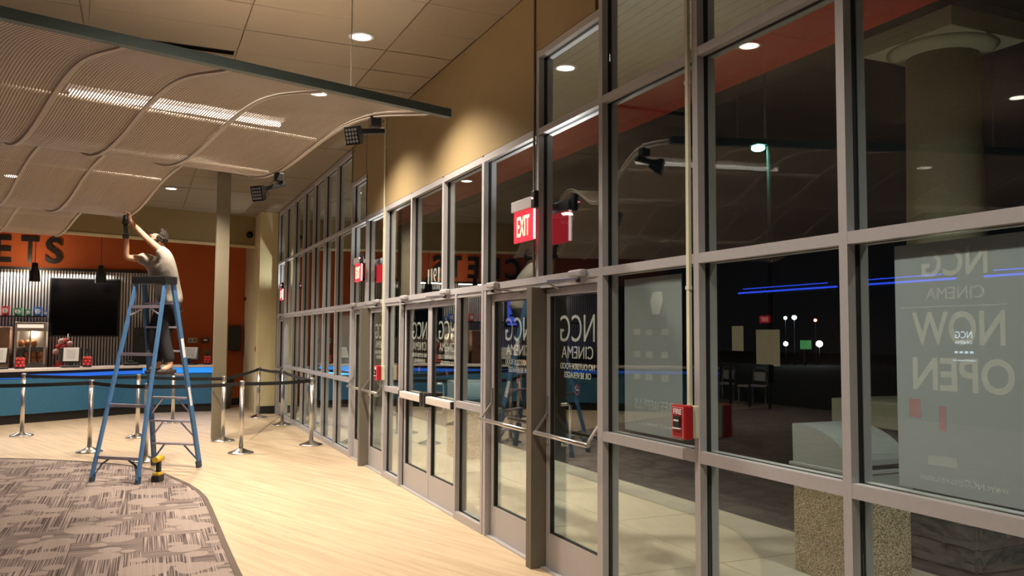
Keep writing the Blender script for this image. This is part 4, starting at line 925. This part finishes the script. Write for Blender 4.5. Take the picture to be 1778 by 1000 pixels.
def pull_station(y, lab, letters, x=2.655):
    t = thing('fire_alarm', (x, y, 1.14), label=lab, cat='fire alarm')
    obj('back_box', box(nb(), x - .045, x, y - .045, y + .06, 1.13, 1.295), CREAMBOX, t, bevel=.004)
    obj('case', box(nb(), x - .10, x - .045, y - .055, y + .065, 1.125, 1.30), RED, t, bevel=.008)
    obj('border', box(nb(), x - .1018, x - .1005, y - .042, y + .052, 1.135, 1.29), mat('pale_border', (.75, .45, .45), .5), t)
    obj('face', box(nb(), x - .1028, x - .1008, y - .039, y + .049, 1.138, 1.287), RED, t)
    obj('pull_handle', box(nb(), x - .112, x - .102, y - .024, y + .034, 1.185, 1.245), BLACK, t, bevel=.003)
    obj('lettering', in_text('FIRE', y + .040, 1.253, .07, .028, x - .103, depth=.001, offset=.02), WHITE, t)
    obj('pull_mark', box(nb(), x - .1135, x - .112, y - .016, y + .026, 1.218, 1.226), WHITE, t)
    obj('grip_lip', box(nb(), x - .114, x - .102, y - .028, y + .038, 1.178, 1.185), WHITE, t)
pull_station(3.615, 'red fire alarm box lettered FIRE on the mullion between two big windows', True)
pull_station(9.665, 'small red fire alarm between the far double door and the centre doors', True)
for y, z0, lab in ((3.635, 1.29, 'pale cable conduit rising from the near fire alarm to the ceiling'), (9.69, 1.29, 'white cable conduit rising from the far fire alarm to the ceiling')):
    t = thing('conduit', (2.64, y, z0), label=lab, cat='conduit'); obj('channel', box(nb(), 2.632, 2.65, y - .012, y + .012, z0, CEIL), CREAMBOX, t)
    for z in (1.9, 3.0, 3.9): obj('clip', box(nb(), 2.629, 2.65, y - .016, y + .016, z, z + .02), CREAMBOX, t)
t = thing('conduit', (2.64, 5.53, 2.1), label='thin dark cable channel down the wall beside the near exit sign', cat='conduit'); obj('channel', box(nb(), 2.635, 2.65, 5.53, 5.545, 2.1, CEIL), DARKALU, t)

# ---------------------------------------------------------------- outside
gr = thing('ground', (6, 6, -.12), kind='structure')
obj('asphalt', box(nb(), 8.85, 70, -30, 90, -.14, -.06), ASPH, gr); obj('asphalt', box(nb(), 2.6, 8.85, 21, 90, -.14, -.06), ASPH, gr)
obj('slab_bed', box(nb(), 2.71, 8.85, -8, 21, -.14, -.035), ASPH, gr)
xs = [2.775, 3.98, 5.18]; ys = [-2.5 + 1.52 * i for i in range(0, 16)]
for i in range(2):
    for j in range(15):
        b = nb(); box(b, xs[i] + .005, xs[i + 1] - .005, ys[j] + .005, ys[j + 1] - .005, -.035, -.012); obj('concrete_slab', b, CONC, gr, bevel=.004)
# canopy over the entrance
cv = thing('roof_canopy', (4, 6, 4.4), kind='structure')
k = 0; x = 2.80
while x < 5.15:
    obj('soffit_board', box(nb(), x, x + .112, -3, 19.5, 4.44, 4.46), SOFFIT, cv); x += .118
obj('roof_deck', box(nb(), 2.8, 5.4, -3, 19.5, 4.462, 4.6), BLACK, cv)
for x, y, e in CANOPY:
    bb = nb(); lathe(bb, [(0.001, 0.0), (0.09, 0.0), (0.09, 0.012), (0.001, 0.012)], (x, y, 4.425), 24); obj('canopy_lamp', bb, LAMPM, cv)
obj('edge_beam', box(nb(), 5.16, 5.4, -3, 19.5, 4.18, 4.60), REDBEAM, cv)
# round column on a stone pier
cx, cy = 6.02, 4.77
oc = thing('porch_column', (cx, cy, 0), label='thick round stucco column with a square capital outside the glass', cat='column')
b = nb(); lathe(b, [(.31, 1.14), (.30, 2.2), (.285, 3.2), (.275, 3.98)], (cx, cy, 0), 40); obj('shaft', b, STUCCO, oc)
b = nb(); lathe(b, [(.275, 3.97), (.36, 4.0), (.44, 4.05)], (cx, cy, 0), 40); obj('neck_ring', b, STUCCO, oc)
b = nb(); box(b, cx - .43, cx + .43, cy - .43, cy + .43, 4.04, 4.20); obj('capital', b, STUCCO, oc, bevel=.01)
b = nb(); box(b, cx - .60, cx + .60, cy - .68, cy + .68, .93, 1.14); obj('pier_cap', b, CONCCAP, oc, bevel=.012)
st = obj('pier_core', box(nb(), cx - .52, cx + .52, cy - .60, cy + .60, -.03, .93), STONE, oc)
rr = random.Random(4)
stone_me = []
for face in ('w', 's', 'n'):
    for r_ in range(6):
        z0 = -.01 + r_ * .157; p = -.60 if face == 'w' else -.52; lim = .60 if face == 'w' else .52; p -= rr.uniform(0, .2)
        while p < lim:
            ln = rr.uniform(.26, .42); a, c = max(p, -lim), min(p + ln, lim); p += ln
            if c - a < .04: continue
            d = rr.uniform(.02, .05); b = nb()
            if face == 'w': box(b, cx - .52 - d, cx - .515, cy + a + .004, cy + c - .004, z0 + .003, z0 + .152)
            elif face == 's': box(b, cx + a + .004, cx + c - .004, cy - .60 - d, cy - .595, z0 + .003, z0 + .152)
            else: box(b, cx + a + .004, cx + c - .004, cy + .595, cy + .60 + d, z0 + .003, z0 + .152)
            bmesh.ops.subdivide_edges(b, edges=b.edges[:], cuts=2, use_grid_fill=True)
            for v in b.verts: v.co += Vector((rr.uniform(-.008, .008), rr.uniform(-.008, .008), rr.uniform(-.004, .004)))
            obj('stone', b, STONE, oc)
# hooded litter bins with pebble bodies
def litter_bin(x0, y1, lab, s=.545):
    y0 = y1 - s; t = thing('litter_bin', (x0 + s / 2, y0 + s / 2, 0), label=lab, cat='litter bin', group='pebble litter bins outside')
    obj('pebble_body', box(nb(), x0, x0 + s, y0, y1, -.012, .60), PEBBLE, t, bevel=.012)
    obj('collar', box(nb(), x0 - .012, x0 + s + .012, y0 - .012, y1 + .012, .60, .735), BINTOP, t, bevel=.01)
    obj('rim', box(nb(), x0 - .02, x0 + s + .02, y0 - .02, y1 + .02, .735, .76), BINTOP, t, bevel=.006)
    # hood: quarter round, high at the far side (+Y), curving down toward -Y
    prof = [(y1, .76), (y1 + .005, 1.03)] + [(y1 - .03 - (s - .05) * sin(a), 1.035 - .25 * (1 - cos(a))) for a in [radians(d_) for d_ in range(0, 91, 9)]] + [(y0 + .01, .76)]
    b = nb(); L_ = [b.verts.new((x0 + .004, p[0], p[1])) for p in prof]; R2 = [b.verts.new((x0 + s - .004, p[0], p[1])) for p in prof]; n = len(prof)
    b.faces.new(L_); b.faces.new(R2[::-1])
    for i in range(n): b.faces.new((L_[i], R2[i], R2[(i + 1) % n], L_[(i + 1) % n]))
    obj('hood', b, BINTOP, t)
    obj('flap', box(nb(), x0 + .1, x0 + s - .1, y0 - .004, y0 + .012, .775, .79), BASEM, t)
litter_bin(4.348, 4.75, 'pebble litter bin with a grey curved hood outside the right windows')
litter_bin(3.98, 11.16, 'pebble litter bin outside the pane between the centre and near doors', .5)
# planter wall
pw = thing('planter_wall', (6.5, 14, 0), label='low curved stone planter wall out in the dark', cat='planter')
b = nb(); pts = [(5.0 + 2.2 * (1 - cos(a)), 12.4 + 4.5 * sin(a) * 1.0) for a in [radians(k) for k in range(0, 91, 10)]]
prism(b, pts + [(x + .3, y - .05) for x, y in pts[::-1]], -.02, .42); obj('wall_body', b, STONE, pw)
b = nb(); prism(b, [(x - .03, y) for x, y in pts] + [(x + .34, y - .05) for x, y in pts[::-1]], .42, .50); obj('coping', b, CONCCAP, pw)
# street lamp and far lights
lt = thing('street_lamp', (21.5, 25.0, 0), label='tall street lamp glowing green-white in the dark', cat='street lamp')
b = nb(); cyl(b, (21.9, 25.0, -.1), (21.9, 25.0, 9.0), .10, .07); obj('pole', b, DARKALU, lt)
b = nb(); cyl(b, (21.9, 25.0, 8.9), (21.7, 25.2, 9.0), .04); obj('arm', b, DARKALU, lt)
b = nb(); bmesh.ops.create_icosphere(b, subdivisions=3, radius=1, matrix=Matrix.Translation((21.62, 25.25, 8.95)) @ Matrix.Diagonal((.26, .26, .13, 1))); obj('lamp_globe', b, STREET, lt, smooth=True)
b = nb(); box(b, 21.4, 21.85, 25.0, 25.5, 9.05, 9.12); obj('lamp_cover', b, DARKALU, lt)

def far_light(p, r, m, lab):
    b = nb(); bmesh.ops.create_icosphere(b, subdivisions=2, radius=r, matrix=Matrix.Translation(p)); cyl(b, (p[0], p[1], -.1), (p[0], p[1], p[2] - r * .8), .025, n=6, mi=1)
    obj('distant_lamp', b, [m, ASPH], label=lab, cat='street lamp', group='small distant lamps across the car park')
far_light((36.2, 40, 2.86), .10, FARW, 'small white distant lamp, left one of the upper pair'); far_light((36.9, 40, 2.9), .14, FARW, 'small white distant lamp, right one of the upper pair')
far_light((38.6, 40, 2.75), .10, FARR, 'small red distant light'); far_light((36.2, 40, 1.28), .14, FARW, 'white distant lamp low beside the green sign, on its left')
far_light((38.9, 40, 1.28), .2, FARW, 'brightest white distant lamp right of the green sign')
t = thing('roadside_sign', (37.8, 40, 1.2), label='dim green lit sign across the car park', cat='sign')
obj('sign_face', box(nb(), 37.35, 38.2, 39.95, 40.0, .95, 1.5), FARG, t); obj('sign_post', box(nb(), 37.7, 37.8, 40, 40.1, -.1, 1.0), ASPH, t)
# uplight on the pier of the porch column
t = thing('uplight', (5.56, 4.32, 1.14), label='small uplight on the pier cap of the porch column', cat='light')
b = nb(); lathe(b, [(.05, 0), (.06, .06), (.05, .065), (.045, .03)], (5.56, 4.32, 1.14), 16); obj('housing', b, BLACK, t)
spot('column_uplight', (5.56, 4.32, 1.215), 55, 80, 1.0, (.95, 1, .82), (5.85, 4.6, 1.9))
# ---- the side of the lobby that shows only mirrored in the glass
LEDW = mat('blue_cove_led', (0, 0, 0), .5, emit=(.03, .09, 1.0), estr=5.5)
for a, c, lab in ((14.2, 17.6, 'blue lit strip on the left wall, farthest length'), (11.2, 13.7, 'blue lit strip on the left wall, middle length'), (7.6, 10.6, 'blue lit strip on the left wall, nearest length')):
    t = thing('cove_light', (-8.95, a, 2.8), label=lab, cat='light')
    obj('diffuser', box(nb(), -8.96, -8.93, a, c, 2.79, 2.83), LEDW, t); obj('diffuser', box(nb(), -8.96, -8.93, a + .3, c - .2, 2.90, 2.92), LEDW, t); obj('channel', box(nb(), -9.0, -8.96, a, c, 2.74, 2.97), BLACK, t)
t = thing('exit_sign', (-8.95, 16.6, 2.1), label='red exit sign on the left wall', cat='exit sign')
obj('panel', box(nb(), -8.99, -8.95, 16.45, 16.8, 2.02, 2.2), EXITRED, t); obj('lettering', xform(text_bm('EXIT', .24, .1), M3((-8.949, 16.5, 2.06), (0, 1, 0), (0, 0, 1), (1, 0, 0))), EXITLET, t)
for y0, y1, z0, z1, lab in ((17.45, 17.9, 1.3, 1.95, 'narrow cream poster on the left wall'), (16.1, 16.95, .95, 1.85, 'wide cream poster under the exit sign on the left wall')):
    t = thing('wall_poster', (-8.97, y0, z0), label=lab, cat='poster'); obj('frame', box(nb(), -9.0, -8.97, y0 - .03, y1 + .03, z0 - .03, z1 + .03), BLACK, t); obj('sheet', box(nb(), -8.97, -8.96, y0, y1, z0, z1), CARD, t)
t = thing('wall_screen', (-8.95, 11, 1.4), label='dark screen with small glowing lettering on the left wall', cat='screen')
obj('cabinet', box(nb(), -9.0, -8.93, 10.6, 11.5, 1.0, 1.95), BLACK, t)
SCT = mat('screen_lettering', (1, 1, 1), .5, emit=(.65, .8, 1), estr=5)
for body, z, wd, h in (('NCG', 1.66, .36, .13), ('CINEMA', 1.55, .36, .06), ('www.NCGmovies.com', 1.22, .48, .035)):
    obj('lettering', xform(text_bm(body, wd, h), M3((-8.928, 11.05 - wd / 2, z), (0, 1, 0), (0, 0, 1), (1, 0, 0))), SCT, t)
for k_ in range(4): obj('lit_mark', box(nb(), -8.93, -8.927, 10.85 + k_ * .11, 10.92 + k_ * .11, 1.37, 1.41), SCT, t)
t = thing('guard_rail', (-8, 17, 0), label='dark guard rail near the left wall', cat='railing')
for i in range(5): obj('rail_post', box(nb(), -7.9, -7.85, 15.2 + i * .7, 15.25 + i * .7, 0, 1.0), BLACK, t)
obj('top_rail', box(nb(), -7.92, -7.83, 15.15, 18.1, .98, 1.03), BLACK, t)
def side_chair(x, y, lab):
    t = thing('lounge_chair', (x, y, 0), label=lab, cat='chair')
    for dx in (-.22, .22):
        for dy in (-.22, .22):
            b = nb(); cyl(b, (x + dx, y + dy, 0), (x + dx, y + dy, .44), .015, n=8); obj('leg', b, CHROME, t)
    obj('seat', box(nb(), x - .25, x + .25, y - .25, y + .25, .44, .49), WHITE, t, bevel=.02)
    b = nb(); tube(b, [(x - .24, y - .25, .46), (x - .26, y - .25, .82), (x - .25, y - .12, .90), (x - .25, y + .12, .90), (x - .26, y + .25, .82), (x - .24, y + .25, .46)], .018, 8); obj('back_frame', b, CHROME, t)
    obj('backrest', box(nb(), x - .27, x - .24, y - .2, y + .2, .58, .80), WHITE, t, bevel=.01)
side_chair(-8.35, 17.6, 'pale chair by the left wall, farther one'); side_chair(-8.35, 16.4, 'pale chair by the left wall, nearer one')

for y, lab in ((5.62, 'small bright outdoor lamp over the double door nearest the camera'), (10.62, 'small bright outdoor lamp over the far double door'), (17.6, 'small bright outdoor lamp over the farthest single door')):
    x, z = 2.96, 2.56
    t = thing('door_lamp', (x, y, z), label=lab, cat='lamp', group='outdoor lamps over the side doors')
    obj('stem', box(nb(), X1 - .002, X1 + .02, y - .015, y + .015, 2.04, z + .02), BLACK, t); obj('arm', box(nb(), X1, x - .03, y - .015, y + .015, z - .01, z + .02), BLACK, t)
    b = nb(); lathe(b, [(.045, -.045), (.055, .0), (.05, .012)], (x, y, z), 18); obj('housing', b, BLACK, t)
    b = nb(); lathe(b, [(.047, .0125), (.040, .03), (.001, .04)], (x, y, z), 18, cap=False); obj('lens', b, LAMPM, t)
    spot('door_lamp_beam', (x, y, z + .05), 55, 165, .5, (1, .97, .93), (x - .3, y, z + 1), .03)
